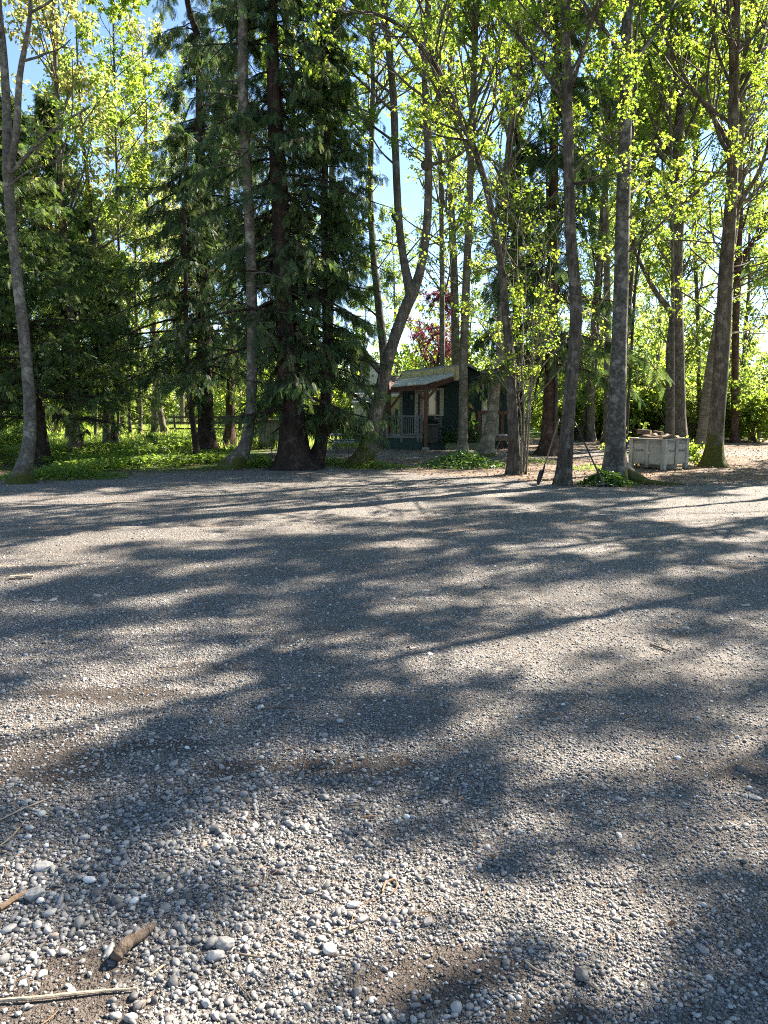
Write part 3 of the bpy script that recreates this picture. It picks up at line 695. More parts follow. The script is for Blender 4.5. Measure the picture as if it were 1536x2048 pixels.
# forked maple in the middle
b, Y = T(726, 931)
L_ = stem([(822, 590, 34), (806, 510, 25), (797, 430, 24), (791, 300, 23), (786, 180, 22), (773, 60, 20), (766, -10, 18)], 15, 1.0, 12, Y)
R2 = stem([(826, 590, 34), (843, 530, 28), (855, 440, 26), (857, 320, 24), (852, 200, 22), (850, 100, 19), (858, 0, 17)], 15, -1.0, 13, Y)
def burl(W, Lf, g):
    T_, F_ = IC[3]; c = wp(794, 433, Y + .35)
    V = T_ * (1 + .12 * np.sin(T_ @ np.array([7, 3, 5])))[:, None] * np.array([.14, .14, .15]) + c; W.add(V, F_)
    c = wp(852, 330, Y - .5); W.add(T_ * (1 + .12 * np.sin(T_ @ np.array([5, 6, 5])))[:, None] * .12 + c, F_)
broadleaf('forked_maple', 'leaning maple forking in two above head height, with a round burl on one stem', 'tree', b,
    [stem([(722, 933, 62), (740, 880, 48), (758, 800, 44), (782, 700, 38), (806, 630, 38), (824, 588, 40)], None, 0, 11), L_, R2],
    [limb([(855, 330, 14), (880, 325, 10), (915, 312, 8), (950, 285, 6), (985, 275, 4)], Y - .5, -.8, 4, 14), limb([(770, 758, 12), (745, 730, 10), (722, 700, 9), (704, 678, 7), (690, 655, 5)], Y, -.4, 3, 15),
     limb([(750, 800, 13), (725, 775, 11), (706, 750, 9), (700, 715, 7), (699, 680, 5)], Y, -.3, 2, 16), limb([(850, 160, 11), (810, 100, 9), (775, 60, 7), (700, 30, 6), (640, 10, 4)], Y - .8, -.6, 5, 17),
     limb([(790, 330, 7), (760, 300, 5), (735, 255, 4), (720, 210, 3)], Y + .6, .4, 3, 18)],
    'bark_brown', 'leaf', 12, 7.2, 26, 2.8, 6, 3, 7, .094, extra=burl, low=6, lowz=(4.5, 8), lowL=2.0)
WS = 0.62
b, Y = T(768, 893)
broadleaf('maple_tree', 'paler maple trunk rising behind the forked maple, close to the cabin deck', 'tree', b,
    [stem([(768, 893, 40), (769, 820, 30), (768, 720, 28), (758, 620, 25), (746, 500, 20), (740, 360, 18), (746, 200, 15), (742, 0, 12)], 20, 0, 19)],
    [limb([(763, 640, 8), (740, 620, 6), (715, 600, 5), (700, 590, 4)], Y, -.8, 3, 20)], 'bark_grey', 'leaf', 13, 7.5, 30, 3.4, 6, 3, 6, .108, low=8, lowz=(5, 9), lowL=2.6)
WS = 0.6
# banded trunk in front of the cabin
b, Y = T(925, 912)
broadleaf('alder_tree', 'straight banded pale trunk in front of the cabin corner, ivy round its foot', 'tree', b,
    [stem([(924, 913, 40), (926, 850, 31), (927, 740, 28), (931, 600, 26), (938, 430, 23), (944, 250, 21), (950, 80, 18), (953, 0, 17)], 19, 0, 21)],
    (), 'bark_band', 'leaf', 14, 8, 26, 3.0, 6, 3, 6, .101, 'maple', low=10, lowz=(4.5, 9), lowL=2.4)
WS = 0.62
b, Y = T(974, 911)
broadleaf('alder_tree', 'bowed trunk with a sunlit edge just beside the banded trunk, before the cabin door', 'tree', b,
    [stem([(968, 913, 54), (981, 850, 36), (990, 780, 32), (1001, 700, 29), (1003, 560, 26), (1008, 420, 25), (1018, 300, 23), (1032, 150, 20), (1036, 0, 18)], 18, -.3, 22)],
    (), 'bark_band', 'leaf', 15, 6.5, 28, 3.0, 6, 3, 6, .101, 'maple', low=9, lowz=(2.6, 8), lowL=2.2)
WS = 0.62
# tree whose upper stem arches to the left
b, Y = T(1030, 947)
broadleaf('arching_maple', 'maple with a rough trunk whose thin upper stem arches far over to one side', 'tree', b,
    [stem([(1029, 948, 48), (1028, 880, 38), (1024, 800, 33), (1021, 740, 30), (1013, 640, 26), (1003, 540, 22), (985, 430, 21), (960, 330, 19), (925, 240, 18), (895, 180, 17), (868, 125, 16), (830, 80, 14), (790, 45, 12), (740, 25, 9), (690, 28, 6)], None, -1.2, 23)],
    [limb([(870, 130, 9), (862, 60, 8), (858, -40, 6), (850, -140, 4)], Y - .9, .5, 5, 24), limb([(1004, 545, 12), (1012, 440, 10), (1018, 320, 9), (1034, 180, 7), (1040, 0, 5)], Y - .3, .4, 6, 25), limb([(1018, 690, 5), (1026, 640, 4), (1050, 600, 3)], Y, -.5, 3, 26)],
    'bark_dark', 'leaf', 16, 6.5, 20, 2.2, 5, 3, 7, .094, low=8, lowz=(2.4, 7), lowL=1.6, flare=.4)
WS = 0.72
# dark furrowed trunk with tools against it
b, Y = T(1127, 967)
broadleaf('dark_furrowed_tree', 'straight dark furrowed trunk that two garden tools lean against', 'tree', b,
    [stem([(1125, 969, 45), (1131, 900, 40), (1139, 800, 36), (1149, 690, 34), (1151, 600, 32), (1141, 470, 29), (1137, 330, 27), (1134, 160, 24), (1132, 0, 22)], 17, 0, 27)],
    [limb([(1136, 160, 8), (1160, 110, 6), (1180, 60, 5), (1210, -20, 4)], Y, -.5, 4, 28), limb([(1133, 120, 7), (1100, 80, 6), (1060, 30, 5), (1020, -20, 4)], Y, -.5, 4, 29)],
    'bark_dark', 'leaf', 17, 7, 26, 2.6, 6, 3, 7, .086, low=8, lowz=(4.8, 8), lowL=1.7, flare=.35)
WS = 0.76
# big grey trunk with spreading roots
b, Y = T(1230, 962)
def roots(W, Lf, g):
    for pts in ([(1245, 915, 26), (1262, 945, 22), (1285, 964, 15), (1320, 972, 8), (1345, 975, 3)], [(1222, 920, 26), (1205, 945, 20), (1192, 962, 10), (1184, 968, 3)]):
        P = np.array([np.array([(x - 768) / FPX * Y, Y - .25 - i * .12, max(.0, wp(x, y, Y)[2] * .5 + .02)]) for i, (x, y, w) in enumerate(pts)]); P[0, 1] = Y
        Rr = np.array([w * .5 * mpp(Y) for x, y, w in pts]); C = catmull(P, 5); tubes(W, C[None], np.interp(np.linspace(0, 1, len(C)), np.linspace(0, 1, len(Rr)), Rr)[None], 10)
broadleaf('big_maple', 'thickest grey lichen spotted trunk with spreading roots and ground ivy, beside the plastic bin', 'tree', b,
    [stem([(1230, 963, 66), (1231, 900, 52), (1235, 800, 45), (1239, 680, 39), (1243, 560, 37), (1246, 430, 35), (1250, 300, 31), (1253, 160, 28), (1257, 0, 25)], 21, 0, 30)],
    [limb([(1262, 300, 9), (1272, 180, 8), (1270, 90, 6), (1282, 0, 5)], Y, .4, 3, 31)], 'bark_big', 'leaf', 18, 7.5, 34, 3.2, 6, 3, 7, .094, extra=roots, low=12, lowz=(4.0, 8), lowL=1.8, sides=20)
WS = 0.76
# pair behind the bin
b, Y = T(1362, 896)
broadleaf('maple_tree', 'brown trunk standing directly behind the bin of firewood, low limb curving off one side', 'tree', b,
    [stem([(1361, 897, 40), (1359, 820, 31), (1357, 700, 30), (1354, 560, 28), (1357, 430, 27), (1356, 300, 25), (1366, 170, 22), (1372, 60, 20), (1376, 0, 18)], 22, 0, 32)],
    [limb([(1350, 660, 18), (1338, 620, 16), (1312, 585, 13), (1290, 545, 11), (1270, 500, 8), (1262, 450, 6)], Y, -.8, 4, 33), limb([(1360, 150, 8), (1330, 120, 7), (1300, 80, 6), (1280, 75, 4)], Y, -.5, 4, 34),
     limb([(1356, 420, 8), (1320, 380, 6), (1290, 350, 5), (1262, 330, 3)], Y, -.8, 4, 35)], 'bark_brown', 'leaf', 19, 8, 34, 4.0, 6, 3, 6, .115, low=14, lowz=(4.5, 9), lowL=2.8)
WS = 0.7
b, Y = T(1343, 893)
broadleaf('mossy_maple', 'shorter mossy green trunk tucked against the brown trunk behind the bin', 'tree', b,
    [stem([(1341, 894, 30), (1341, 800, 25), (1340, 700, 21), (1345, 640, 18), (1352, 560, 14), (1340, 420, 10)], 12, .6, 36)], (), 'bark_grey', 'leaf', 20, 5, 14, 2.6, 5, 3, 6, .108)
WS = 0.7
b, Y = T(1425, 929)
broadleaf('mossy_footed_maple', 'large brown trunk with bright moss up its foot, next to the gravel drive', 'tree', b,
    [stem([(1425, 931, 56), (1432, 860, 44), (1440, 760, 42), (1447, 650, 40), (1452, 540, 37), (1461, 420, 32), (1466, 300, 29), (1468, 160, 26), (1470, 0, 23)], 21, 0, 37)],
    [limb([(1470, 425, 15), (1490, 390, 13), (1512, 355, 11), (1530, 310, 9), (1545, 240, 7), (1556, 120, 5)], Y, -.7, 5, 38), limb([(1463, 170, 10), (1440, 120, 8), (1425, 60, 7), (1418, -30, 5)], Y, -.6, 4, 39),
     limb([(1470, 210, 8), (1500, 170, 6), (1536, 150, 4)], Y, .5, 4, 40), limb([(1450, 600, 7), (1480, 560, 5), (1520, 540, 4), (1560, 530, 3)], Y, -1, 4, 41)], 'bark_mossy', 'leaf', 21, 7, 34, 3.4, 6, 3, 7, .101, low=16, lowz=(3.6, 8), lowL=2.2, sides=18)
WS = 0.65
b, Y = T(1412, 897)
broadleaf('cracked_bark_maple', 'leaning trunk with a long crack in its grey bark, half behind the mossy footed trunk', 'tree', b,
    [stem([(1406, 898, 44), (1412, 840, 40), (1419, 780, 40), (1430, 700, 36), (1446, 600, 30), (1470, 440, 22), (1480, 300, 20), (1492, 100, 16)], 19, .4, 42)], (), 'bark_band', 'leaf', 22, 8, 24, 3.2, 6, 3, 6, .108, low=8, lowz=(4, 9), lowL=2.4)
WS = 0.8
# trunks around the cabin
b, Y = T(1098, 908)
C, RR = stem([(1098, 909, 46), (1100, 820, 34), (1103, 700, 30), (1106, 520, 26), (1107, 360, 22), (1108, 200, 18)], 18, 0, 43)
conifer('red_cedar', 'red brown stringy barked cedar behind the dark furrowed trunk', 'cedar', b, C, RR, 'bark_redcedar', 'cedar', 27, 2.8, 19, 3.4, 16, .8, n1=150, n2=10, spr=5, size=.42, droop=.4, hang=.9)
Yc = 33.0
C, RR = stem([(1040, 868, 30), (1036, 700, 24), (1030, 500, 20), (1026, 350, 16)], 17, 0, 44)
conifer('cedar_tree', 'dark cedar rising behind the cabin roof', 'cedar', C[0], C, RR, 'bark_cedar', 'cedar', 28, 3.5, 17, 3.2, 12, .8, n1=120, n2=9, spr=5, size=.46, hang=.8)
WS = 0.75
b, Y = T(908, 872)
broadleaf('maple_tree', 'grey trunk growing behind the yellow edged cabin roof', 'tree', b,
    [stem([(912, 872, 28), (911, 720, 23), (908, 560, 20), (902, 400, 17), (899, 200, 14), (905, 0, 11)], 24, 0, 45)], (), 'bark_grey', 'leaf_far', 23, 9, 34, 4.4, 6, 3, 7, .2, 'leaf', low=10, lowz=(6, 10), lowL=3)
WS = 0.8
b, Y = T(1214, 885)
broadleaf('birch_tree', 'slender pale ringed trunk close behind the thickest grey trunk', 'birch', b,
    [stem([(1214, 886, 19), (1215, 740, 17), (1214, 560, 15), (1211, 400, 14), (1210, 250, 12), (1206, 80, 11), (1205, 0, 10)], 21, 0, 46)], (), 'bark_band', 'leaf', 24, 9, 26, 3.4, 6, 3, 6, .115, low=8, lowz=(5, 10), lowL=2.0)
b, Y = T(1166, 882)
broadleaf('young_maple', 'thin dark stem leaning away among the shrubs right of the red cedar', 'tree', b,
    [stem([(1160, 883, 11), (1170, 830, 12), (1184, 790, 11), (1190, 740, 9), (1196, 640, 8), (1204, 520, 6)], 9, 0, 47)], (), 'bark_dark', 'leaf', 25, 3.5, 16, 2.0, 5, 3, 6, .108)
b, Y = T(1474, 884)
broadleaf('maple_tree', 'orange lit trunk behind the mossy footed trunk at the edge of the shrubs', 'tree', b,
    [stem([(1470, 884, 18), (1470, 780, 17), (1472, 640, 16), (1478, 480, 14), (1484, 300, 12)], 20, 0, 48)], (), 'bark_redcedar', 'leaf', 26, 6, 30, 3.4, 6, 3, 6, .122, low=8, lowz=(4, 8), lowL=2.6)  # reddish bark puts the orange light into this trunk's colour
# evergreen bough coming in from the right edge
b = np.array([14.2, 21.0, 0]); C, RR = straight(b[0], b[1], 12, .2, np.random.default_rng(49), .2)
conifer('hemlock_tree', 'evergreen whose boughs reach in past the right edge of the picture', 'hemlock', b, C, RR, 'bark_cedar', 'cedar_lit', 29, 1.6, 13, 3.4, 10, .5, n1=120, n2=9, spr=5, size=.36, droop=.22, hang=.4)
WS = 0.9
# saplings in a clump beside the arching maple, thin poles in the gaps
SAP = [((1040, 946, 5), (1048, 850, 4.5), (1043, 700, 4), (1052, 560, 3), (1040, 420, 2)), ((1046, 948, 6), (1053, 860, 5), (1062, 760, 4), (1078, 640, 3), (1092, 500, 2)), ((1052, 948, 5), (1060, 820, 4), (1066, 700, 3), (1062, 620, 2)),
       ((1043, 950, 4), (1042, 840, 3.5), (1032, 760, 3), (1026, 700, 2))]
for i, p in enumerate(SAP):
    b, Y = T(p[0][0], p[0][1])
    broadleaf('sapling', ['pale thin sapling closest to the arching maple trunk', 'tallest bent sapling of the clump beside the arching maple', 'straight sapling on the far side of the arching maple clump', 'shortest sapling bending towards the arching maple'][i], 'sapling', b,
        [stem(list(p), None, (-.4, .3, -.2, .5)[i], 50 + i)], (), 'bark_band', 'leaf', 60 + i, 1.3, 12, .9, 3, 2, 5, .086, sides=7, flare=.1, group='saplings in a clump')
POLE = [((1108, 910, 8), (1112, 780, 8), (1104, 600, 7), (1096, 440, 6), (1090, 280, 5), (1060, 100, 4), (1040, -50, 3)), ((1252, 900, 6), (1262, 720, 6), (1272, 560, 6), (1290, 420, 5), (1310, 300, 4), (1330, 120, 3)),
        ((1345, 905, 7), (1346, 700, 7), (1344, 400, 6), (1338, 150, 6), (1330, -30, 5)), ((236, 886, 7), (238, 760, 7), (240, 600, 7), (236, 430, 6), (230, 200, 5), (226, 0, 4)), ((585, 890, 9), (588, 500, 9), (588, 250, 8), (586, 60, 7)),
        ((655, 880, 14), (662, 600, 13), (664, 350, 12), (664, 120, 10)), ((1400, 880, 10), (1396, 650, 9), (1388, 420, 8), (1400, 200, 7)), ((1236, 880, 9), (1270, 480, 8), (1290, 260, 8), (1300, 60, 6)), ((885, 880, 12), (884, 500, 11), (880, 300, 10), (868, 80, 8))]
PL = ['thin dark pole of a tree behind the dark furrowed trunk', 'thin curving stem between the thickest grey trunk and the bin', 'slim straight pole close beside the trunks behind the bin', 'thin dark pole in front of the sunlit yellow greens at left',
      'slim trunk showing through the sprays of the largest cedar', 'slim grey trunk behind the slimmer leaning cedar', 'slim trunk in the gap between the bin trees and the mossy footed trunk', 'thin pole crossing behind the thickest grey trunk', 'slim trunk behind the forked maple and the cabin roof']
for i, p in enumerate(POLE):
    b, Y = T(p[0][0], p[0][1])
    broadleaf('pole_tree', PL[i], 'tree', b, [stem(list(p), 16, .3, 70 + i)], (), ('bark_dark', 'bark_dark', 'bark_grey', 'bark_dark', 'bark_grey', 'bark_grey', 'bark_grey', 'bark_grey', 'bark_grey')[i], 'leaf', 80 + i, 5, 20, 2.4, 5, 3, 6, .108, sides=8, flare=.2, group='slim pole trees in the gaps')
WS = 1.0
# red plum behind the cabin
b, Y = T(862, 866)
broadleaf('plum_tree', 'dark red leaved plum tree above the cabin roof', 'plum tree', b, [straight(b[0], b[1], 7.0, .13, np.random.default_rng(90), .2)], (), 'bark_dark', 'leaf_red', 91, 2.2, 34, 2.6, 7, 4, 9, .108, 'leaf', up=.5)

# ------------------------------------------------------------------ woods behind: a few tree kinds built once, copied as single trees
def far_tree(seed, H, r, leaf, size, n1, L, per, z0, bark='bark_far'):
    g = np.random.default_rng(seed); C, RR = straight(0, 0, H, r, g, .8); root = empty('woodland_tree', (0, 0, 0)); W = MB(); Lf = MB()
    add_stem(W, C, RR, 8, .4, .05, g); P, Rr = section(C, RR, z0); P = P[None]; Rr = Rr[None]
    Q, Rq = sprout(P, Rr, n1, .0, 1, L, .95, g, .4, .3, 6, .4, .12, rmin=.012); Q2, R2 = sprout(Q, Rq, 6, .2, 1, .45, .8, g, .1, 0, 4, .5, .108); Q3, R3 = sprout(Q2, R2, 3, .2, 1, .5, .8, g, 0, 0, 3, .6, .108)
    tubes(W, Q, Rq, 4, cap=False); tubes(W, Q2, R2, 3, cap=False)
    leaves_on(Lf, Q3, per, size, g, 'dia', .086); leaves_on(Lf, Q2, per // 2, size, g, 'dia', .086)
    W.build('trunk', M[bark], root, True); Lf.build('crown', M[leaf], root, False); return root
def far_conifer(seed, H, L, zlo=1.5):
    g = np.random.default_rng(seed); C, RR = straight(0, 0, H, .2, g, .3); root = empty('woodland_conifer', (0, 0, 0)); W = MB(); Lf = MB()
    add_stem(W, C, RR, 8, .4, .05, g); conifer_parts(W, Lf, C, RR, g, zlo, H, L, n1=110, n2=8, spr=4, size=.5, droop=.35, hang=.7)
    W.build('trunk', M['bark_cedar'], root, True); Lf.build('crown', M['cedar'], root, False); return root
def shrub(seed, H, leaf, size, n, name='shrub', bark='twig', dense=8):
    g = np.random.default_rng(seed); root = empty(name, (0, 0, 0)); W = MB(); Lf = MB()
    az = g.uniform(0, 6.28, n); d = norm(np.stack([np.cos(az), np.sin(az), g.uniform(.5, 2.2, n)], 1)); L = H * g.uniform(.6, 1.05, n); pts = [np.stack([np.cos(az) * .1, np.sin(az) * .1, az * 0 - .05], 1)]
    for s in range(5): d = norm(d + g.normal(size=(n, 3)) * .12 + np.array([0, 0, .05])); pts.append(pts[-1] + d * (L / 5)[:, None])
    P = np.stack(pts, 1); Rr = np.full(n, .014 * H / 2)[:, None] * np.linspace(1, .3, 6)[None]; tubes(W, P, Rr, 4, cap=False)
    Q, Rq = sprout(P, Rr, 7, .15, 1, .4, .9, g, .05, 0, 4, .5, .108); Q2, R2 = sprout(Q, Rq, 3, .2, 1, .5, .9, g, 0, 0, 3, .6, .108); tubes(W, Q, Rq, 3, cap=False)
    leaves_on(Lf, Q2, dense, size, g, 'leaf', .05, .3); leaves_on(Lf, Q, dense // 2, size, g, 'leaf', .05, .3)
    W.build('stems', M[bark], root, True); Lf.build('foliage', M[leaf], root, False); return root
fp = [far_tree(401, 17, .16, 'leaf_far', .2, 34, 3.0, 8, 3.5), far_tree(402, 20, .18, 'leaf_far', .22, 38, 3.4, 8, 5), far_tree(403, 14, .12, 'leaf_far', .19, 34, 2.6, 9, 1.8), far_tree(404, 21, .2, 'leaf_yellow', .2, 34, 3.4, 6, 6)]
cp = [far_conifer(411, 18, 3.2), far_conifer(412, 13, 2.8, .8)]
sp = [shrub(421, 3.2, 'leaf_far', .16, 16), shrub(422, 2.2, 'leaf_far', .14, 16), shrub(423, 2.6, 'leaf_rhodo', .17, 22, 'rhododendron_bush', dense=10), shrub(424, 4.6, 'leaf', .17, 14)]
USED = set()
def inst(proto, x, y, label, cat, group, g, s=1.0):
    o = proto if proto.name not in USED else copy_tree(proto); USED.add(proto.name)
    o.location = (x, y, 0); o.rotation_euler = (0, 0, g.uniform(0, 6.28)); k = s * g.uniform(.85, 1.15); o.scale = (k, k, k * g.uniform(.95, 1.08)); return tag(o, label, cat, group)
g = np.random.default_rng(500)
def zone(px): return 'left of the cedars' if px < 300 else 'behind the cedars' if px < 700 else 'behind the cabin' if px < 1100 else 'behind the bin and shrubs'
def inview(x, y): return 768 + x / y * FPX
n = 0
# far belt
for row, (Y0, Y1, k, a, bmax) in enumerate(((31, 38, 8, -.62, .62), (40, 50, 12, -.64, .64), (52, 66, 15, -.66, .66), (68, 85, 18, -.68, .68))):
    for i in range(k):
        u = a + (bmax - a) * (i + g.uniform(.1, .9)) / k; y = g.uniform(Y0, Y1); x = u * y; px = inview(x, y)
        if 690 < px < 900 and y < 60: continue          # the house and sky gap stand here
        if row == 0 and 60 < px < 480: continue         # sunlit clearing
        if row == 1 and 200 < px < 420 and y < 46: continue
        al = (x + 11) * .82 + (y - 38) * .57; pe = abs(-(x + 11) * .57 + (y - 38) * .82)
        if -2 < al < 26 and pe < 6 and row < 3: continue
        q = g.uniform()
        if q < .2 and px < 1300 and not 150 < px < 500: inst(cp[int(g.integers(2))], x, y, 'dark conifer among the pale woods ' + zone(px), 'conifer', 'dark conifers in the woods ' + zone(px), g)
        else: inst(fp[int(g.integers(4)) if px < 500 else int(g.integers(3))], x, y, 'pale green broadleaf tree in the woods ' + zone(px), 'tree', 'broadleaf trees in the woods ' + zone(px), g, 1.0)
for i in range(34):
    px = -80 + i * 50 + g.uniform(-20, 20); y = g.uniform(68, 84); x = (px - 768) / FPX * y
    if 690 < px < 800: continue
    inst(sp[(0, 3, 1)[i % 3]], x, y, 'tall far bush closing the view under the woods ' + zone(px), 'bush', 'far bushes under the woods ' + zone(px), g, 2.3)
# thin trunks standing in the clearing
for i, (px, py, s) in enumerate(((280, 880, .8), (262, 878, .75), (330, 878, .8), (190, 884, .7), (135, 890, .8), (310, 874, .8))):
    b = gp(px, py); inst(fp[(0, 2, 1, 2, 0, 3)[i]], b[0], b[1], 'thin sunlit trunk standing at the edge of the bright clearing', 'tree', 'thin trunks round the clearing', g, s)
for i, (px, Y_, k, s, lab) in enumerate(((150, 24, 3, .8, 'yellow green tree with airy crown behind the leaning grey tree'), (215, 27, 0, .8, 'fresh green tree left of the cedars, sky between its leaves'))):
    inst(fp[k], (px - 768) / FPX * Y_, Y_, lab, 'tree', None, g, s)
# understorey
for i in range(46):
    px = g.uniform(-60, 1600); y = g.uniform(36, 62)
    if 690 < px < 800: continue
    if 200 < px < 420: y = g.uniform(58, 66)
    x = (px - 768) / FPX * y; inst(sp[int(g.choice([0, 1, 3]))], x, y, 'bright green bush under the woods ' + zone(px), 'bush', 'bushes under the woods ' + zone(px), g, 1.25)
for i in range(11):
    px = 1150 + i * 42 + g.uniform(-12, 12); py = g.uniform(872, 886); b = gp(px, py)
    inst(sp[(2, 1, 0)[i % 3]], b[0], b[1], 'glossy leaved bush in the shrub border along the far side of the drive', 'bush', 'shrub border beyond the drive', g, 1.15)
for i, (px, py, s) in enumerate(((1185, 868, 1.), (1290, 866, 1.), (1500, 868, 1.), (1090, 866, .8), (1400, 864, 1.), (30, 900, .5), (-20, 930, .45), (560, 872, .6), (660, 868, .7), (700, 866, .5))):
    b = gp(px, py); inst(sp[(3, 0, 3, 1, 0, 1, 1, 0, 0, 0)[i]], b[0], b[1], ['tall loose bush left of the thickest trunk', 'tall bright bush behind the bin', 'tall bright bush near the right edge beyond the drive', 'bush in the shade past the cabin end', 'tall bush behind the mossy trunks',
        'small bush behind the leaning grey tree', 'low bush at the very left edge', 'bush behind the wooden storage box', 'bright bush behind the picket fence', 'pale bush before the white house'][i], 'bush', None, g, s)
# woods that close the view far away and round the sides
for i in range(30):
    a = R_(-100 + i * 200 / 30 + g.uniform(-2, 2)); 
    if abs(math.degrees(a)) < 34 or 34 < math.degrees(a) < 78: continue
    d = g.uniform(24, 40); x, y = math.sin(a) * d, math.cos(a) * d
    inst(fp[int(g.integers(3))], x, y, 'woodland tree outside the picture edge round the gravel lot', 'tree', 'trees round the lot', g)
def open_tree(seed, H, r, n1, L, z0):
    """airy crown: tight leaf clumps with wide gaps between them"""
    g = np.random.default_rng(seed); C, RR = straight(0, 0, H, r, g, .8); root = empty('lotside_tree', (0, 0, 0)); W = MB(); Lf = MB()
    add_stem(W, C, RR, 8, .4, .05, g); P, Rr = section(C, RR, z0); P = P[None]; Rr = Rr[None]
    Q, Rq = sprout(P, Rr, n1, .0, 1, L, .95, g, .4, .3, 6, .4, .12, rmin=.012); Q2, R2 = sprout(Q, Rq, 3, .35, 1, .3, .8, g, .1, 0, 4, .5, .15); Q3, R3 = sprout(Q2, R2, 3, .3, 1, .5, .9, g, 0, 0, 3, .6, .15)
    tubes(W, Q, Rq, 4, cap=False); tubes(W, Q2, R2, 3, cap=False)
    leaves_on(Lf, Q3, 22, .14, g, 'dia', .114); leaves_on(Lf, Q2, 14, .14, g, 'dia', .114)
    W.build('trunk', M['bark_grey'], root, True); Lf.build('crown', M['leaf'], root, False); return root
g = np.random.default_rng(1234)
sparse = [open_tree(431, 15, .13, 26, 3.0, 6.5), open_tree(432, 18, .15, 30, 3.3, 8), open_tree(433, 13, .11, 22, 2.7, 5)]
# trees along the right side of the lot; their crowns throw the dappled shade on the gravel
for i, (x, y, k) in enumerate(((12.6, 18.6, 1), (11.2, 15.4, 0), (10, 12.7, 2), (9, 9.9, 0), (8.4, 7.4, 2), (8, 4.6, 0), (17.5, 21, 0), (15.6, 17, 1), (14.5, 14.5, 2), (13.6, 11.8, 1), (8, 1.8, 2), (18.5, 13.5, 0), (9.6, 5.9, 1), (9.3, 7.0, 2))):
    inst(sparse[k], x, y, 'tree beside the gravel lot outside the right edge of the picture', 'tree', 'trees along the right side of the lot', g, .95)

for o in [o for o in COL.objects if o.parent is None and 'label' not in o and o.name.split('.')[0] in ('woodland_tree', 'woodland_conifer', 'shrub', 'rhododendron_bush', 'lotside_tree')]:
    for ch in list(o.children): bpy.data.objects.remove(ch)
    bpy.data.objects.remove(o)
# ------------------------------------------------------------------ materials for built things
def mat_siding(name, col, pitch=.12, vertical=False, var=.12, rough=.6):
    t = NT(name); v = t.coord('Object'); s = t.sep(v); ax = s[0] if vertical else s[2]
    fr = t.math('FRACT', t.math('DIVIDE', ax, pitch)); n = t.noise(v, 6, 5, .6)
    c = t.mix(t.ramp(n, [(.3, 0), (.7, 1)]), tuple(x * (1 - var) for x in col), tuple(min(1, x * (1 + var)) for x in col))
    c = t.mix(t.ramp(fr, [(.0, 1), (.07, 0)]), c, tuple(x * .35 for x in col))
    return t.done(t.pbr(c, rough, t.bump(fr, .012, .6), spec=.3))
M['green_wall'] = mat_siding('dark_green_board', (.009, .031, .026), .3, True)
M['green_skirt'] = mat_simple('dark_green_skirt', (.014, .045, .04), .6, .25, 5)
M['yellow_fascia'] = mat_siding('yellow_panel', (.6, .55, .29), .42, True, .08)
M['grey_flash'] = mat_simple('grey_flashing', (.22, .24, .26), .45, .15, 4, metal=.3)
M['trim'] = mat_simple('beige_trim', (.38, .37, .29), .6, .1, 6)
M['trim_dark'] = mat_simple('grey_trim', (.14, .17, .16), .6, .15, 6)
M['timber'] = mat_simple('stained_timber', (.11, .048, .02), .55, .35, 9, stretch=(3, 3, .5))
M['timber_dark'] = mat_simple('dark_stained_timber', (.075, .028, .014), .6, .3, 9)
M['metal_roof'] = mat_simple('pale_metal_roof', (.4, .38, .31), .6, .12, 4)
M['rail'] = mat_simple('grey_rail_paint', (.15, .155, .14), .6, .15, 8)
M['black'] = mat_simple('black_enamel', (.012, .012, .013), .4, .2, 8)
M['glass'] = mat_simple('dark_window_glass', (.02, .028, .028), .06, .1, 2, bump=0, spec=.8)
M['interior'] = mat_simple('door_glass_interior', (.2, .15, .12), .15, .4, 3, bump=0)  # interior seen in the doorway, coloured reddish beige on a flat panel
M['concrete'] = mat_simple('concrete', (.3, .3, .28), .85, .2, 20)
M['fence'] = mat_simple('weathered_dark_pickets', (.05, .042, .036), .85, .35, 12, stretch=(3, 3, .4))
M['fence_pale'] = mat_simple('weathered_grey_wood', (.16, .155, .14), .85, .3, 12, stretch=(3, 3, .4))
M['table'] = mat_simple('pale_blue_plastic', (.16, .2, .28), .5, .15, 6)
M['white_siding'] = mat_siding('white_siding', (.66, .68, .7), .16, False, .05)
M['yellow_siding'] = mat_siding('yellow_siding', (.42, .36, .2), .16, False, .06)
M['shingle'] = mat_siding('grey_shingle', (.32, .33, .35), .2, False, .2, .85)
M['redroof'] = mat_siding('red_shingle', (.14, .085, .07), .2, False, .3, .85)
M['bin'] = mat_simple('grey_plastic_stained', (.33, .305, .245), .6, .28, 3, bump=.003)
M['bin_text'] = mat_simple('stencil_ink', (.03, .03, .028), .7, .1)
M['log_bark'] = mat_simple('firewood_bark', (.11, .075, .05), .9, .5, 25, bump=.008)
M['log_end'] = mat_simple('split_wood', (.42, .3, .17), .8, .3, 18, bump=.004)
M['steel'] = mat_simple('rusted_steel', (.035, .032, .03), .55, .3, 20, metal=.5)
M['handle'] = mat_simple('weathered_handle', (.16, .12, .085), .7, .3, 20, stretch=(4, 4, .5))
M['driftwood'] = mat_bark('weathered_stick', (.07, .05, .035), (.16, .12, .09), (.27, .215, .165), 'furrow')
M['planter'] = mat_simple('mossy_planter', (.15, .17, .09), .85, .3, 10)

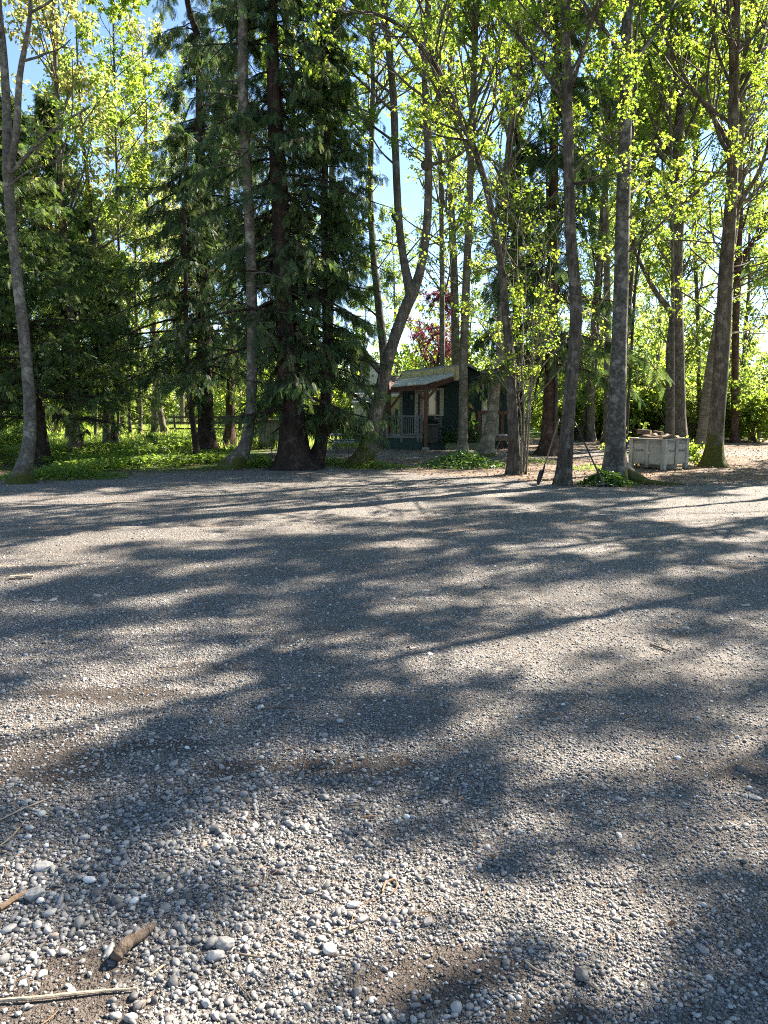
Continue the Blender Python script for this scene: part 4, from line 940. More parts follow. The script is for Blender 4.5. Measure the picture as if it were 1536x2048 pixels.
# ------------------------------------------------------------------ the green cabin with its deck
YF = gp(806, 900)[1]; YW = YF + 1.9; YB = YW + 4.2
def Xp(px, Y): return (px - 768) / FPX * wp(768, 810, Y)[1] * 1.0
def Zp(py, Y): return wp(768, py, Y)[2]
def pbox(mb, x0, y0, x1, y1, Y, th, m=0):   # photo rectangle at distance Y, thickness th away from the viewer
    mb.box(wp(x0, y1, Y)[0], Y, Zp(y1, Y), wp(x1, y1, Y)[0], Y + th, Zp(y0, Y), m)
cx, cz = wp(870, 900, YF)[0], 0
cab = empty('cabin', (cx, YW, 0), 0, 'small dark green cabin with yellow roof edge and timber porch', 'cabin')
def part(mb, name, mat, par=None, **k):
    par = par or cab; loc = Vector((cx, YW, 0)); o = mb.build(name, M[mat] if isinstance(mat, str) else mat, par, **k)
    for v in o.data.vertices: v.co -= loc
    return o
def opbox(name, rects, Y, th, mat, par=None, **k):
    mb = MB()
    for r in rects: pbox(mb, *r, Y, th)
    return part(mb, name, mat, par, **k)
xl, xr = wp(803, 860, YW)[0], wp(1028, 860, YW)[0]
mb = MB(); zt = Zp(772, YW); mb.box(xl, YW, -.1, xr, YB, zt)
xk = wp(932, 740, YW)[0]; zpk = Zp(728, YW)
V = [(xl, YW, zt), (xk, YW, zpk - .16), (xr, YW, Zp(775, YW) + .02), (xl, YB, zt), (xk, YB, zpk - .16), (xr, YB, Zp(775, YW) + .02)]
mb.add(np.array(V) + np.array([0, 0, .002]), [np.array([(0, 1, 2), (3, 5, 4)]), np.array([(0, 3, 4, 1), (1, 4, 5, 2)])]); part(mb, 'wall', 'green_wall')
# roof slabs: shallow slope to the peak, steeper fall on the other side
mb = MB(); yo = YW - .45; yb = YB + .3
a0, a1 = wp(803, 742, yo), wp(934, 726, yo); b1 = wp(968, 742, yo); b2 = wp(1030, 772, yo)
def slab(mb, p, q, th, y0, y1, m=0):
    mb.hexa([(p[0], y0, p[2] - th), (q[0], y0, q[2] - th), (q[0], y1, q[2] - th), (p[0], y1, p[2] - th), (p[0], y0, p[2]), (q[0], y0, q[2]), (q[0], y1, q[2]), (p[0], y1, p[2])], m)
slab(mb, a0, a1, .07, yo, yb); slab(mb, a1 + [.003, 0, 0], b1, .09, yo, yb); slab(mb, b1 + [.003, 0, 0], b2, .09, yo, yb); roof = part(mb, 'roof', 'grey_flash')
mb = MB(); e0, e1 = a0 - [0, 0, .072], a1 - [0, 0, .072]
mb.hexa([(e0[0], yo, e0[2] - .42), (e1[0], yo, e1[2] - .55), (e1[0], yo + .06, e1[2] - .55), (e0[0], yo + .06, e0[2] - .42), (e0[0], yo, e0[2]), (e1[0], yo, e1[2]), (e1[0], yo + .06, e1[2]), (e0[0], yo + .06, e0[2])]); part(mb, 'fascia', 'yellow_fascia')
# front openings and trims (each 3 mm or more proud of the wall)
w = opbox('window', [(858, 781, 879, 829)], YW - .02, .015, 'glass')
opbox('window_frame', [(855, 776, 858, 832), (879, 776, 887, 832), (858, 776, 879, 781), (858, 829, 879, 832)], YW - .05, .045, 'trim', w)
d = opbox('door', [(839, 784, 850, 868)], YW - .02, .015, 'interior'); opbox('door_frame', [(829, 778, 836, 870), (836, 778, 855, 783)], YW - .05, .045, 'trim', d)
opbox('corner_trim', [(802, 778, 805, 868)], YW - .05, .045, 'trim_dark'); opbox('corner_trim', [(806, 777, 828, 780)], YW - .045, .04, 'trim_dark')
w = opbox('window', [(967, 800, 975, 820)], YW - .02, .015, 'glass'); opbox('window_frame', [(963, 765, 967, 823), (975, 765, 978, 823), (967, 820, 975, 823), (967, 797, 975, 800)], YW - .05, .045, 'trim', w)
opbox('side_door', [(963, 829, 975, 870)], YW - .03, .025, 'trim'); opbox('corner_trim', [(990, 770, 997, 872)], YW - .05, .045, 'trim')
lamp = opbox('wall_lamp', [(821, 790, 826, 799)], YW - .12, .1, 'trim_dark')
# porch roof: pale metal sheet falling towards the viewer, timber frame below
yf = YF - .05; mb = MB(); p0, p1, p2 = wp(782, 773, yf), wp(852, 767, yf), wp(908, 750, yf); q0, q2 = wp(800, 757, YW - .46), wp(905, 744, YW - .46)
qm = wp(850, 751, YW - .46)
for A, B, C_, D in ((p0, p1, qm, q0), (p1, p2, q2, qm)):
    th = np.array([0, 0, .035]); mb.hexa([A - th, B - th, C_ - th, D - th, A, B, C_, D])
awn = part(mb, 'porch_roof', 'metal_roof')
mb = MB(); mb.bar(p0 + [0, .06, -.12], p1 + [.1, .06, -.12], .1, .17); mb.bar(p1 + [.1, .06, -.13], p2 + [0, .06, -.13], .1, .16)
for t in np.linspace(.05, .95, 6): a = p0 * (1 - t) + p1 * t; b_ = q0 * (1 - t) + qm * t; mb.bar(a + [0, 0, -.09], b_ + [0, 0, -.09], .06, .1)
part(mb, 'porch_beam', 'timber_dark')
mb = MB(); a = wp(851, 893, YF - .0); b_ = wp(851, 775, YF - .0); mb.box(a[0] - .065, YF - .065, .1, a[0] + .065, YF + .065, b_[2]); post = part(mb, 'post', 'timber', bevel=.008)
mb = MB(); mb.bar((a[0] - .06, YF, b_[2] - .4), (a[0] - .38, YF, b_[2] - .05), .07, .09); mb.bar((a[0] + .06, YF, b_[2] - .38), (a[0] + .38, YF, b_[2] + .0), .07, .09); part(mb, 'brace', 'timber')
mb = MB(); mb.box(a[0] - .13, YF - .13, -.1, a[0] + .13, YF + .13, .1); part(mb, 'pier', 'concrete', bevel=.015)
xl2 = wp(779, 850, YF)[0]; mb = MB(); mb.box(xl2 - .06, YF + .1, .4, xl2 + .06, YF + .22, p0[2] - .1); part(mb, 'post', 'timber_dark', bevel=.008)
mb = MB(); mb.bar((xl2 + .05, YF + .16, p0[2] - .75), (xl2 + .45, YF + .16, p0[2] - .2), .07, .09); part(mb, 'brace', 'timber_dark')
# deck
x0, x1 = wp(774, 880, YF)[0], wp(846, 880, YF)[0]; zd = Zp(872, YF)
mb = MB(); mb.box(x0, YF + .12, -.1, x1, YW - .003, zd - .08); part(mb, 'deck_skirt', 'green_skirt')
mb = MB(); mb.box(x0 - .05, YF + .06, zd - .078, x1 + .02, YW - .06, zd); part(mb, 'deck_floor', 'rail')
mb = MB(); xs2 = wp(893, 880, YF)[0]; mb.box(x1 + .023, YF + .55, -.1, xs2, YW - .003, zd - .02); part(mb, 'step_block', 'green_skirt')
zr0, zr1 = Zp(869, YF), Zp(832, YF)
mb = MB(); mb.box(x0, YF + .08, zr1 - .04, x1, YF + .15, zr1 + .02); mb.box(x0, YF + .09, zr0 - .02, x1, YF + .14, zr0 + .03)
for px in (774, 803, 836, 843): xx = wp(px, 850, YF)[0]; mb.box(xx - .035, YF + .075, zr0 - .28, xx + .035, YF + .155, zr1 - .043)
rail = part(mb, 'railing', 'rail')
for k in range(17):
    xx = x0 + .1 + (x1 - x0 - .2) * k / 16; mb = MB(); mb.box(xx - .012, YF + .1, zr0 + .033, xx + .012, YF + .13, zr1 - .043); part(mb, 'baluster', 'trim_dark', rail)
mb = MB(); xx0, xx1 = wp(874, 850, YF)[0], wp(884, 850, YF)[0]
for k in range(7): z = Zp(837 + k * 5.2, YF + .8); mb.box(xx0, YF + .78, z - .025, xx1, YF + .82, z + .025)
mb.box(xx0 - .04, YF + .77, zd - .02, xx0 - .003, YF + .83, zr1); mb.box(xx1 + .003, YF + .77, zd - .02, xx1 + .04, YF + .83, zr1); part(mb, 'slat_rail', 'rail')
# side porch at the far end, red stained frame
mb = MB()
for px in (958, 1004): xx = wp(px, 850, YW - .7)[0]; mb.box(xx - .06, YW - .8, -.1, xx + .06, YW - .68, Zp(826, YW - .7) - .05)
mb.box(wp(953, 850, YW - .7)[0], YW - .82, Zp(826, YW - .7) - .047, wp(1020, 850, YW - .7)[0], YW - .66, Zp(826, YW - .7) + .08); part(mb, 'side_rail', 'timber')

# grill on the deck
gY = YF + .35; g0 = wp(851, 870, gY); gx0, gx1 = wp(854, 850, gY)[0], wp(877, 850, gY)[0]
gr = empty('grill', ((gx0 + gx1) / 2, gY + .25, zd), 0, 'black covered barbecue grill behind the orange brown porch post', 'grill'); gw = (gx1 - gx0) / 2
mb = MB(); mb.box(-gw, -.22, -.28, gw, .22, .34); mb.build('cabinet', M['black'], gr, bevel=.02)
mb = MB(); th = np.linspace(0, math.pi, 9); A_ = [(x, -.22 * math.cos(t), .35 + .2 * math.sin(t)) for x in (-gw, gw) for t in th]
mb.add(A_, [np.array([(i, i + 1, i + 10, i + 9) for i in range(8)]), np.array([list(range(9))[::-1]]), np.array([list(range(9, 18))])]); mb.build('lid', M['black'], gr)
mb = MB(); mb.bar((-gw * .7, -.26, .4), (gw * .7, -.26, .4), .02); mb.build('handle', M['rail'], gr)
mb = MB(); mb.box(gw + .003, -.2, .28, gw + .22, .2, .31); mb.build('side_shelf', M['black'], gr)

# planter with leafy plants
pY = YF + .45; x0p, x1p = wp(889, 890, pY)[0], wp(964, 890, pY)[0]
pl = empty('planter_box', ((x0p + x1p) / 2, pY, 0), 0, 'long low mossy planter box full of leafy plants under the cabin wall', 'planter'); hw = (x1p - x0p) / 2
mb = MB(); mb.box(-hw, -.2, -.05, hw, -.16, .24); mb.box(-hw, .16, -.05, hw, .2, .24); mb.box(-hw, -.157, -.05, -hw + .04, .157, .24); mb.box(hw - .04, -.157, -.05, hw, .157, .24); mb.build('box', M['planter'], pl)
mb = MB(); mb.box(-hw + .043, -.155, 0, hw - .043, .155, .2); mb.build('soil', M['log_bark'], pl)
g = np.random.default_rng(600)
def leafy(n, cx_, sx, H, par, size, mat='ivy', name='foliage', sy=.12, z0=.15):
    mb = MB(); st = MB(); P = np.stack([cx_ + g.normal(size=n) * sx, g.normal(size=n) * sy, np.full(n, z0)], 1); d = norm(np.stack([g.normal(size=n) * .35, g.normal(size=n) * .35, np.ones(n)], 1)); L = H * g.uniform(.4, 1, n)
    pts = [P + d * (L * t)[:, None] + np.array([0, 0, -.1]) * t * t for t in np.linspace(0, 1, 5)]; P = np.stack(pts, 1); tubes(st, P, np.full((n, 5), .006), 3, cap=False); leaves_on(mb, P, 9, size, g, 'leaf', .06, .1, .2)
    st.build('stem', M['twig'], par); mb.build(name, M[mat], par)
leafy(26, -hw * .62, .16, .75, pl, .15); leafy(40, hw * .35, .3, 1.15, pl, .14)

# bench at the cabin end
bY = YF + .9; bx = wp(1006, 880, bY)[0]; be = empty('bench', (bx, bY, 0), 0, 'low wooden bench with a pale folded cloth at the far end of the cabin', 'bench')
mb = MB(); mb.box(-.32, -.2, .4, .32, .2, .45); mb.box(-.32, -.2, .3, .32, -.17, .397); mb.build('seat', M['handle'], be)
for sx in (-1, 1):
    mb = MB(); mb.bar((sx * .28, -.16, -.03), (sx * .05, .16, .4), .05); mb.build('leg', M['rail'], be)
mb = MB(); T_, F_ = IC[3]; mb.add(T_ * np.array([.2, .12, .05]) * (1 + .15 * np.sin(T_ @ np.array([9, 7, 5])))[:, None] + np.array([-.05, 0, .49]), F_)
tag(mb.build('folded_cloth', mat_simple('pale_cloth', (.5, .45, .45), .9, .2, 9), None, True), 'pale crumpled cloth lying on the bench at the cabin end', 'cloth').location = (bx, bY, 0)

# ------------------------------------------------------------------ houses behind
def house_part(mb, name, mat, root, loc):
    o = mb.build(name, M[mat], root); 
    for v in o.data.vertices: v.co -= Vector(loc)
    return o
HY = 44; loc = (wp(735, 870, HY)[0], HY, 0); hs = empty('house', loc, 0, 'white sided house with a steep gable behind the forked maple', 'house')
X0, XA, X1 = wp(706, 760, HY)[0], wp(733, 700, HY)[0], wp(764, 760, HY)[0]; ZE, ZA = Zp(752, HY), Zp(704, HY)
mb = MB(); mb.box(X0, HY, -.2, X1, HY + 9, ZE); mb.add([(X0, HY, ZE + .002), (X1, HY, ZE + .002), (XA, HY, ZA), (X0, HY + 9, ZE + .002), (X1, HY + 9, ZE + .002), (XA, HY + 9, ZA)], np.array([(0, 1, 2), (3, 5, 4)])); house_part(mb, 'wall', 'white_siding', hs, loc)
mb = MB(); e = .35
slab(mb, np.array([X0 - e, 0, ZE - .28]), np.array([XA, 0, ZA + .06]), .12, HY - .3, HY + 9.3); slab(mb, np.array([XA + .004, 0, ZA + .06]), np.array([X1 + 1.2, 0, ZE - .9]), .12, HY - .3, HY + 9.3); house_part(mb, 'roof', 'shingle', hs, loc)
mb = MB(); mb.box(X0 + .9, HY - .03, ZE - 1.5, X0 + 1.5, HY - .01, ZE - .5); ww = house_part(mb, 'window', 'glass', hs, loc); mb = MB()
mb.box(X0 + .82, HY - .06, ZE - 1.58, X0 + .895, HY - .003, ZE - .42); mb.box(X0 + 1.505, HY - .06, ZE - 1.58, X0 + 1.58, HY - .003, ZE - .42); house_part(mb, 'frame', 'trim', ww, loc)
mb = MB(); z = Zp(808, 39); mb.box(wp(708, 800, 39)[0], 39, -.2, wp(762, 800, 39)[0], 43.9, z); house_part(mb, 'annex', 'white_siding', hs, loc)
mb = MB(); xa, xb = wp(704, 800, 39)[0], wp(764, 800, 39)[0]; mb.hexa([(xa, 38.7, z + .003), (xb, 38.7, z + .003), (xb, 43.99, z + .7), (xa, 43.99, z + .7), (xa, 38.7, z + .1), (xb, 38.7, z + .1), (xb, 43.99, z + .8), (xa, 43.99, z + .8)]); house_part(mb, 'annex_roof', 'shingle', hs, loc)
YY = 38; loc = (wp(800, 870, YY)[0], YY, 0); ys = empty('house', loc, 0, 'pale yellow house with red shingle roof glimpsed past the cabin deck', 'house')
x0y, x1y = wp(781, 800, YY)[0], wp(850, 800, YY)[0]; ze = Zp(793, YY)
mb = MB(); mb.box(x0y, YY, -.2, x1y, YY + 6, ze); house_part(mb, 'wall', 'yellow_siding', ys, loc)
mb = MB(); mb.box(x0y - .2, YY - .25, ze + .003, x1y, YY - .02, ze + .14); house_part(mb, 'gutter', 'white_siding', ys, loc)
mb = MB(); mb.hexa([(x0y - .3, YY - .015, ze + .003), (x1y, YY - .015, ze + .003), (x1y, YY + 3, ze + 1.0), (x0y - .3, YY + 3, ze + 1.0), (x0y - .3, YY - .015, ze + .13), (x1y, YY - .015, ze + .13), (x1y, YY + 3, ze + 1.15), (x0y - .3, YY + 3, ze + 1.15)]); house_part(mb, 'roof', 'redroof', ys, loc)
mb = MB(); mb.box(wp(791, 0, YY)[0], YY - .03, .9, wp(799, 0, YY)[0], YY - .01, Zp(818, YY)); ww = house_part(mb, 'window', 'glass', ys, loc)
mb = MB(); mb.box(wp(789, 0, YY)[0], YY - .06, .8, wp(791, 0, YY)[0] - .003, YY - .003, Zp(816, YY)); mb.box(wp(799, 0, YY)[0] + .003, YY - .06, .8, wp(801, 0, YY)[0], YY - .003, Zp(816, YY)); house_part(mb, 'frame', 'trim', ww, loc)

# ------------------------------------------------------------------ fences, table, storage box
fY = 31.5; fx0, fx1 = wp(640, 870, fY)[0], wp(800, 870, fY)[0]; fe = empty('picket_fence', (fx0, fY, 0), 0, 'dark weathered board fence with gaps behind the picnic table', 'fence')
mb = MB(); W_ = fx1 - fx0; n = int(W_ / .115); zt = Zp(838, fY)
for k in range(n):
    if 0: continue
    x = k * .115; h = zt + g.uniform(-.03, .03); mb.box(x, 0, .03, x + .085, .02, h)
mb.build('pickets', M['fence'], fe); mb = MB(); mb.box(0, .022, .3, W_, .07, .38); mb.box(0, .022, zt - .4, W_, .07, zt - .32); mb.build('fence_rail', M['fence'], fe)
for x in np.linspace(0, W_, 3): mb = MB(); mb.box(x - .05, .072, -.2, x + .05, .17, zt); mb.build('fence_post', M['fence'], fe)
b = gp(768, 892); gt = empty('board_gate', (wp(752, 870, YF + 1.2)[0], YF + 1.4, 0), 0, 'pale grey upright boards between the maple trunk and the deck', 'fence panel'); mb = MB()
for k in range(5): mb.box(k * .1 - .02, 0, -.02, k * .1 + .075, .025, Zp(826, YF + 1.4) + (k % 2) * .03)
mb.build('boards', M['fence_pale'], gt); mb = MB(); mb.box(-.03, .028, .4, .48, .06, .48); mb.box(-.03, .028, 1.0, .48, .06, 1.08); mb.build('rail', M['fence_pale'], gt)
fr = gp(440, 868); rf = empty('rail_fence', (fr[0] - 2.5, fr[1], 0), 0, 'dark three rail fence across the sunlit grass beyond the cedars', 'fence')
for k in range(5): mb = MB(); mb.box(k * 1.8 - .06, -.06, -.2, k * 1.8 + .06, .06, 1.05); mb.build('fence_post', M['fence'], rf)
mb = MB(); 
for z in (.3, .62, .94): mb.box(-.3, -.1, z - .05, 7.6, -.063, z + .05)
mb.build('fence_rails', M['fence'], rf)
tY = gp(700, 903)[1]; tx = wp(700, 880, tY)[0]; tb = empty('picnic_table', (tx, tY, 0), .0, 'pale blue picnic table with attached benches in the shade by the fence', 'picnic table'); hl = wp(735, 880, tY)[0] - tx + .1
zt, zs = Zp(868, tY), Zp(881, tY)
mb = MB(); mb.box(-hl, -.35, zt - .035, hl, .35, zt); mb.build('tabletop', M['table'], tb, bevel=.01)
for s in (-1, 1): mb = MB(); mb.box(-hl, s * .68 - .13, zs - .04, hl, s * .68 + .13, zs); mb.build('seat', M['table'], tb, bevel=.01)
for sx in (-1, 1):
    for sy in (-1, 1): mb = MB(); mb.bar((sx * hl * .7, sy * .55, -.03), (sx * hl * .7, sy * .16, zt - .06), .05, .05); mb.build('leg', M['rail'], tb)
mb = MB()
for sx in (-1, 1): mb.bar((sx * hl * .7 + .055, -.78, zs - .07), (sx * hl * .7 + .055, .78, zs - .07), .05, .05)
mb.build('cross_bar', M['rail'], tb)
sY = gp(540, 897)[1]; s0, s1 = wp(519, 870, sY)[0], wp(562, 870, sY)[0]; sb = empty('storage_box', ((s0 + s1) / 2, sY, 0), 0, 'weathered grey green wooden storage box with brown lid between the cedars', 'storage box'); hw = (s1 - s0) / 2; zt = Zp(846, sY)
mb = MB(); n = 7
for k in range(n): xx = -hw + k * 2 * hw / n; mb.box(xx + .003, -.3, .06, xx + 2 * hw / n - .004, -.275, zt - .003)
mb.box(-hw, -.272, .06, -hw + .03, .3, zt - .003); mb.box(hw - .03, -.272, .06, hw, .3, zt - .003); mb.box(-hw + .033, .27, .06, hw - .033, .3, zt - .003); mb.build('box', M['fence_pale'], sb)
mb = MB(); mb.box(-hw - .05, -.36, zt, hw + .05, .34, zt + .14); mb.build('lid', M['log_bark'], sb, bevel=.01)
for sx in (-1, 1): mb = MB(); mb.box(sx * hw * .8 - .04, -.25, -.1, sx * hw * .8 + .04, -.15, .058); mb.build('leg', M['fence'], sb)
for i, (px, py, h, lab) in enumerate(((544, 936, .52, 'thin dark stake standing between the curved cedar and the broad cedar'), (697, 934, .5, 'thin dark stake among the weeds beside the forked maple foot'))):
    q = gp(px, py + 1); mb = MB(); P = np.array([(0, 0, -.08), (.01, 0, h * .5), (.0, .01, h)]); tubes(mb, catmull(P, 4)[None], np.full((1, 9), .011), 6)
    o = mb.build('stake', M['steel'], None, True); o.location = q; tag(o, lab, 'stake')

# ------------------------------------------------------------------ harvest bin with firewood
bl, bc, br = gp(1262, 926), gp(1328, 939), gp(1376, 931)
bc2 = bc[:2]; u = np.array([-1.0, .0]); ang = R_(158)
# near corner bc; one side runs to the left and slightly back, the other right and back
S = 1.12; dl = norm(np.array([-.617, .787])); dr = np.array([.52, .86]) * 1.0
dr = norm(np.array([dl[1], -dl[0]])); org = bc2
bn = empty('harvest_bin', (org[0], org[1], 0), math.atan2(dr[1], dr[0]), 'weathered grey plastic harvest bin filled with firewood beside the thickest grey trunk', 'bin')
# local frame: x along the right face, y along the left face (both away from the near corner)
BH = .76; tk = .05; SX, SY = S * 1.0, S * .92
mb = MB()
def panel(mb, ax, off, n_in, L):
    # one wall with recessed bulging panels between three posts
    for k in range(2):
        a0 = .11 + k * (L - .11) / 2; a1 = a0 + (L - .11) / 2 - .11 + .002
        seg = 7
        for i in range(seg):
            for j in range(6):
                f = lambda ii, jj: (a0 + (a1 - a0) * ii / seg, .12 + (BH - .26) * jj / 6, -.018 * math.sin(math.pi * ii / seg) ** .5 * math.sin(math.pi * jj / 6) ** .5 if 0 < ii < seg and 0 < jj < 6 else 0)
                q = [f(i, j), f(i + 1, j), f(i + 1, j + 1), f(i, j + 1)]
                V = [((s_, off + n_in * (.03 + d_), z) if ax == 0 else (off + n_in * (.03 + d_), s_, z)) for s_, z, d_ in q]
                mb.add(V, np.array([(0, 1, 2, 3)]))
    def bx(a, b_, d0, d1, z0, z1):
        lo, hi = sorted((off + n_in * d0, off + n_in * d1))
        if ax == 0: mb.box(a, lo, z0, b_, hi, z1)
        else: mb.box(lo, a, z0, hi, b_, z1)
    mid = L / 2
    bx(mid - .05, mid + .05, .0, .028, .02, BH - .025)
    for k in range(3): bx(.108, L - .108, .01, .026, BH - .13 + k * .036, BH - .115 + k * .036)
    bx(.108, L - .108, .032, .06, .10, BH - .028)
panel(mb, 0, 0, 1, SX); panel(mb, 1, 0, 1, SY); panel(mb, 0, SY, -1, SX); panel(mb, 1, SX, -1, SY)
mb.build('side_wall', M['bin'], bn, True)
for x in (0, SX):
    for y in (0, SY):
        mb = MB()
        x_, y_ = (x - .003 if x == 0 else x - .107), (y - .003 if y == 0 else y - .107); mb.box(x_, y_, -.03, x_ + .11, y_ + .11, BH - .026); mb.build('corner_post', M['bin'], bn, bevel=.012)
mb = MB(); mb.box(-.02, -.02, BH - .025, SX + .02, .07, BH); mb.box(-.02, SY - .07, BH - .025, SX + .02, SY + .02, BH); mb.box(-.02, .0705, BH - .025, .07, SY - .0705, BH); mb.box(SX - .07, .0705, BH - .025, SX + .02, SY - .0705, BH); mb.build('rim', M['bin'], bn, bevel=.006)
mb = MB(); mb.box(.06, .06, .11, SX - .06, SY - .06, .14); mb.box(SX / 2 - .06, .02, -.02, SX / 2 + .06, SY - .02, .098); mb.build('base', M['bin'], bn)
def text(s, size, mat, parent, loc, rot, name='lettering'):
    c = bpy.data.curves.new(name, 'FONT'); c.body = s; c.size = size; c.align_x = 'CENTER'; c.extrude = .0008; c.space_character = 1.05; t0 = bpy.data.objects.new(name, c); COL.objects.link(t0); c.materials.append(mat); bpy.context.view_layer.update()
    me = bpy.data.meshes.new_from_object(t0.evaluated_get(bpy.context.evaluated_depsgraph_get())); bpy.data.objects.remove(t0); o = bpy.data.objects.new(name, me); COL.objects.link(o); o.parent = parent; o.location = loc; o.rotation_euler = rot; return o
text('YELLOR', .085, M['bin_text'], bn, (SX * .3, .0065, .42), (R_(90), 0, 0)); text('RANGE', .085, M['bin_text'], bn, (SX * .72, .0065, .42), (R_(90), 0, 0))
text('CRANE', .085, M['bin_text'], bn, (.0065, SY * .73, .42), (R_(90), 0, R_(-90)))
Mb = Matrix.Rotation(math.atan2(dr[1], dr[0]), 4, 'Z'); Mb.translation = (org[0], org[1], 0)
LG = [((.3, .55, .80), (.75, .75, .81), .075), ((.25, .85, .76), (.85, .88, .77), .07), ((.15, .3, .74), (.18, .85, .76), .07), ((.33, .2, .76), (.34, .62, .76), .07), ((.5, .12, .745), (.95, .3, .75), .065), ((.3, .62, .90), (.28, 1.0, .92), .06),
      ((.55, .35, .78), (.95, .6, .79), .07), ((.6, .5, .87), (.75, .85, .88), .055), ((.16, .22, .78), (.5, .12, .8), .05)]
LGL = ['bark log lying across the middle of the bin', 'log along the far rim of the bin', 'log along the long shaded side of the bin', 'second log in from the shaded side of the bin', 'short log near the lettered side rim', 'pale barked log topmost at the back of the pile', 'split log towards the far corner of the bin', 'small split log resting on top by the far corner', 'thin split log over the near corner of the bin']
for i, (p, q, r) in enumerate(LG):
    p = np.array(p) * [SX, SY / 1.02, 1]; q = np.array(q) * [SX * .97, SY * .96, 1]; c = (p + q) / 2; dv = q - p; L = np.linalg.norm(dv); ns = 11; t = np.linspace(-.5, .5, 6)
    P = t[:, None] * dv[None]; lob = 1 + .1 * g.normal(size=(1, 1, ns)) + .03 * g.normal(size=(1, 6, ns)); mb = MB(); tubes(mb, P[None], np.full((1, 6), r), ns, lob, cap=False); o_m = mb
    o = o_m.build('firewood_log', [M['log_bark']], None, True); tag(o, LGL[i], 'log', 'firewood in the bin')
    o.matrix_world = Mb @ Matrix.Translation(Vector(c))
    for e_ in (0, 5):
        em = MB()
        V = mb.V[0].reshape(6, ns, 3)[e_] * (1.0 - .0) + (dv / L * (.002 if e_ else -.002)); em.add(np.vstack([V, V.mean(0)]), np.array([(k, (k + 1) % ns, ns) for k in range(ns)]))
        em.build('cut_end', M['log_end'], o)
# ------------------------------------------------------------------ tools against the dark furrowed trunk
def tool(name, label, cat, top, bot, Yt, Yb, kind):
    a = wp(*top, Yt); b_ = gp(*bot); b_[2] = .03; L = np.linalg.norm(a - b_)
    root = empty(name, b_, 0, label, cat); z = Vector(a - b_).normalized(); q = z.to_track_quat('Z', 'Y'); root.rotation_mode = 'QUATERNION'; root.rotation_quaternion = q
    mb = MB(); P = np.array([(0, 0, .2), (.004, 0, L * .5), (0, .004, L)]); tubes(mb, catmull(P, 5)[None], np.linspace(.017, .015, 11)[None], 8); mb.build('handle', M['handle'] if kind == 'shovel' else M['steel'], root, True)
    mb = MB()
    if kind == 'shovel':
        n = 9; V = []
        for i, zz in enumerate(np.linspace(.27, -.03, 8)):
            w_ = .10 * (1 - max(0, (.1 - zz) / .16) ** 2.2) if zz < .1 else .10; w_ = max(w_, .012)
            for j in range(n): s_ = -1 + 2 * j / (n - 1); V.append((s_ * w_, .035 * s_ * s_ - .01, zz))
        F = [(i * n + j, i * n + j + 1, (i + 1) * n + j + 1, (i + 1) * n + j) for i in range(7) for j in range(n - 1)]
        mb.add(V, np.array(F)); o = mb.build('blade', M['steel'], root, True); sm = o.modifiers.new('thickness', 'SOLIDIFY'); sm.thickness = .004
        mb = MB(); tubes(mb, np.array([[(0, 0, .2), (0, .0, .33), (0, 0, .4)]]), np.array([[.021, .021, .018]]), 8); mb.build('socket', M['steel'], root, True)
    else:
        mb.bar((-.2, 0, .02), (.2, 0, .02), .025, .03); mb.bar((0, 0, .0), (0, 0, .25), .03, .03); mb.build('rake_head', M['steel'], root)
        for k in range(12): m2 = MB(); x_ = -.19 + k * .0345; m2.bar((x_, -.0, .01), (x_, -.075, -.01), .009); m2.build('tine', M['steel'], root)
    return root
Y9 = gp(1125, 969)[1]
tool('shovel', 'old shovel leaning on the near side of the dark furrowed trunk, blade on the gravel', 'shovel', (1119, 838), (1078, 969), Y9 + .1, 0, 'shovel')
tool('rake', 'black handled rake propped between the dark furrowed trunk and the thickest trunk', 'rake', (1150, 845), (1208, 973), Y9 + .2, 0, 'rake')

# ------------------------------------------------------------------ ground plants and litter
def ground_plants(name, label, cat, pts, size, h, mat, g, per=1, hvar=1.0, kind='stuff'):
    n = len(pts); mb = MB(); hh = h * g.uniform(.1, 1, n) ** .8 * hvar; O = np.stack([pts[:, 0], pts[:, 1], gz(pts[:, 0], pts[:, 1]) + hh], 1)
    X = norm(np.stack([g.normal(size=n), g.normal(size=n), g.normal(size=n) * .35 - .1], 1)); up = norm(np.array([0, 0, 1.]) + g.normal(size=(n, 3)) * .45); Y = norm(np.cross(up, X)); Z = np.cross(X, Y)
    a = np.clip(.5 * fbm(pts[:, 0] * 1.5, pts[:, 1] * 1.5, 8, 3) + .5 * g.uniform(0, 1, n), 0, 1); place(mb, LEAF, LEAF_F, O, X, Y, Z, size * g.uniform(.5, 1.2, n), a)
    return tag(mb.build(name, M[mat], None), label, cat, None, kind)
def blob(px, py, rx, ry, n, g):
    c = gp(px, py); r = np.sqrt(g.uniform(0, 1, n)) * (1 + .25 * g.normal(size=n)); t = g.uniform(0, 6.283, n); return np.stack([c[0] + r * np.cos(t) * rx, c[1] + r * np.sin(t) * ry], 1), (c, rx, ry)
def mound(pxpy, rx, ry, n, H, name, label, size, mat, g):
    P, (c, a, b_) = blob(*pxpy, rx, ry, n, g); r = np.sqrt(((P[:, 0] - c[0]) / a) ** 2 + ((P[:, 1] - c[1]) / b_) ** 2)
    return ground_plants(name, label, 'ground plants', P, size, H, mat, g, hvar=np.clip(1.15 - r, .12, 1))
g = np.random.default_rng(700)
mound((925, 932), 1.0, .9, 2600, .42, 'ivy_patch', 'dark green leafy ground cover mounded round the banded and bowed trunks', .1, 'ivy', g)
mound((1212, 968), .5, .42, 1300, .3, 'ivy_patch', 'dark round leaved ground cover at the foot of the thickest grey trunk', .1, 'ivy', g)
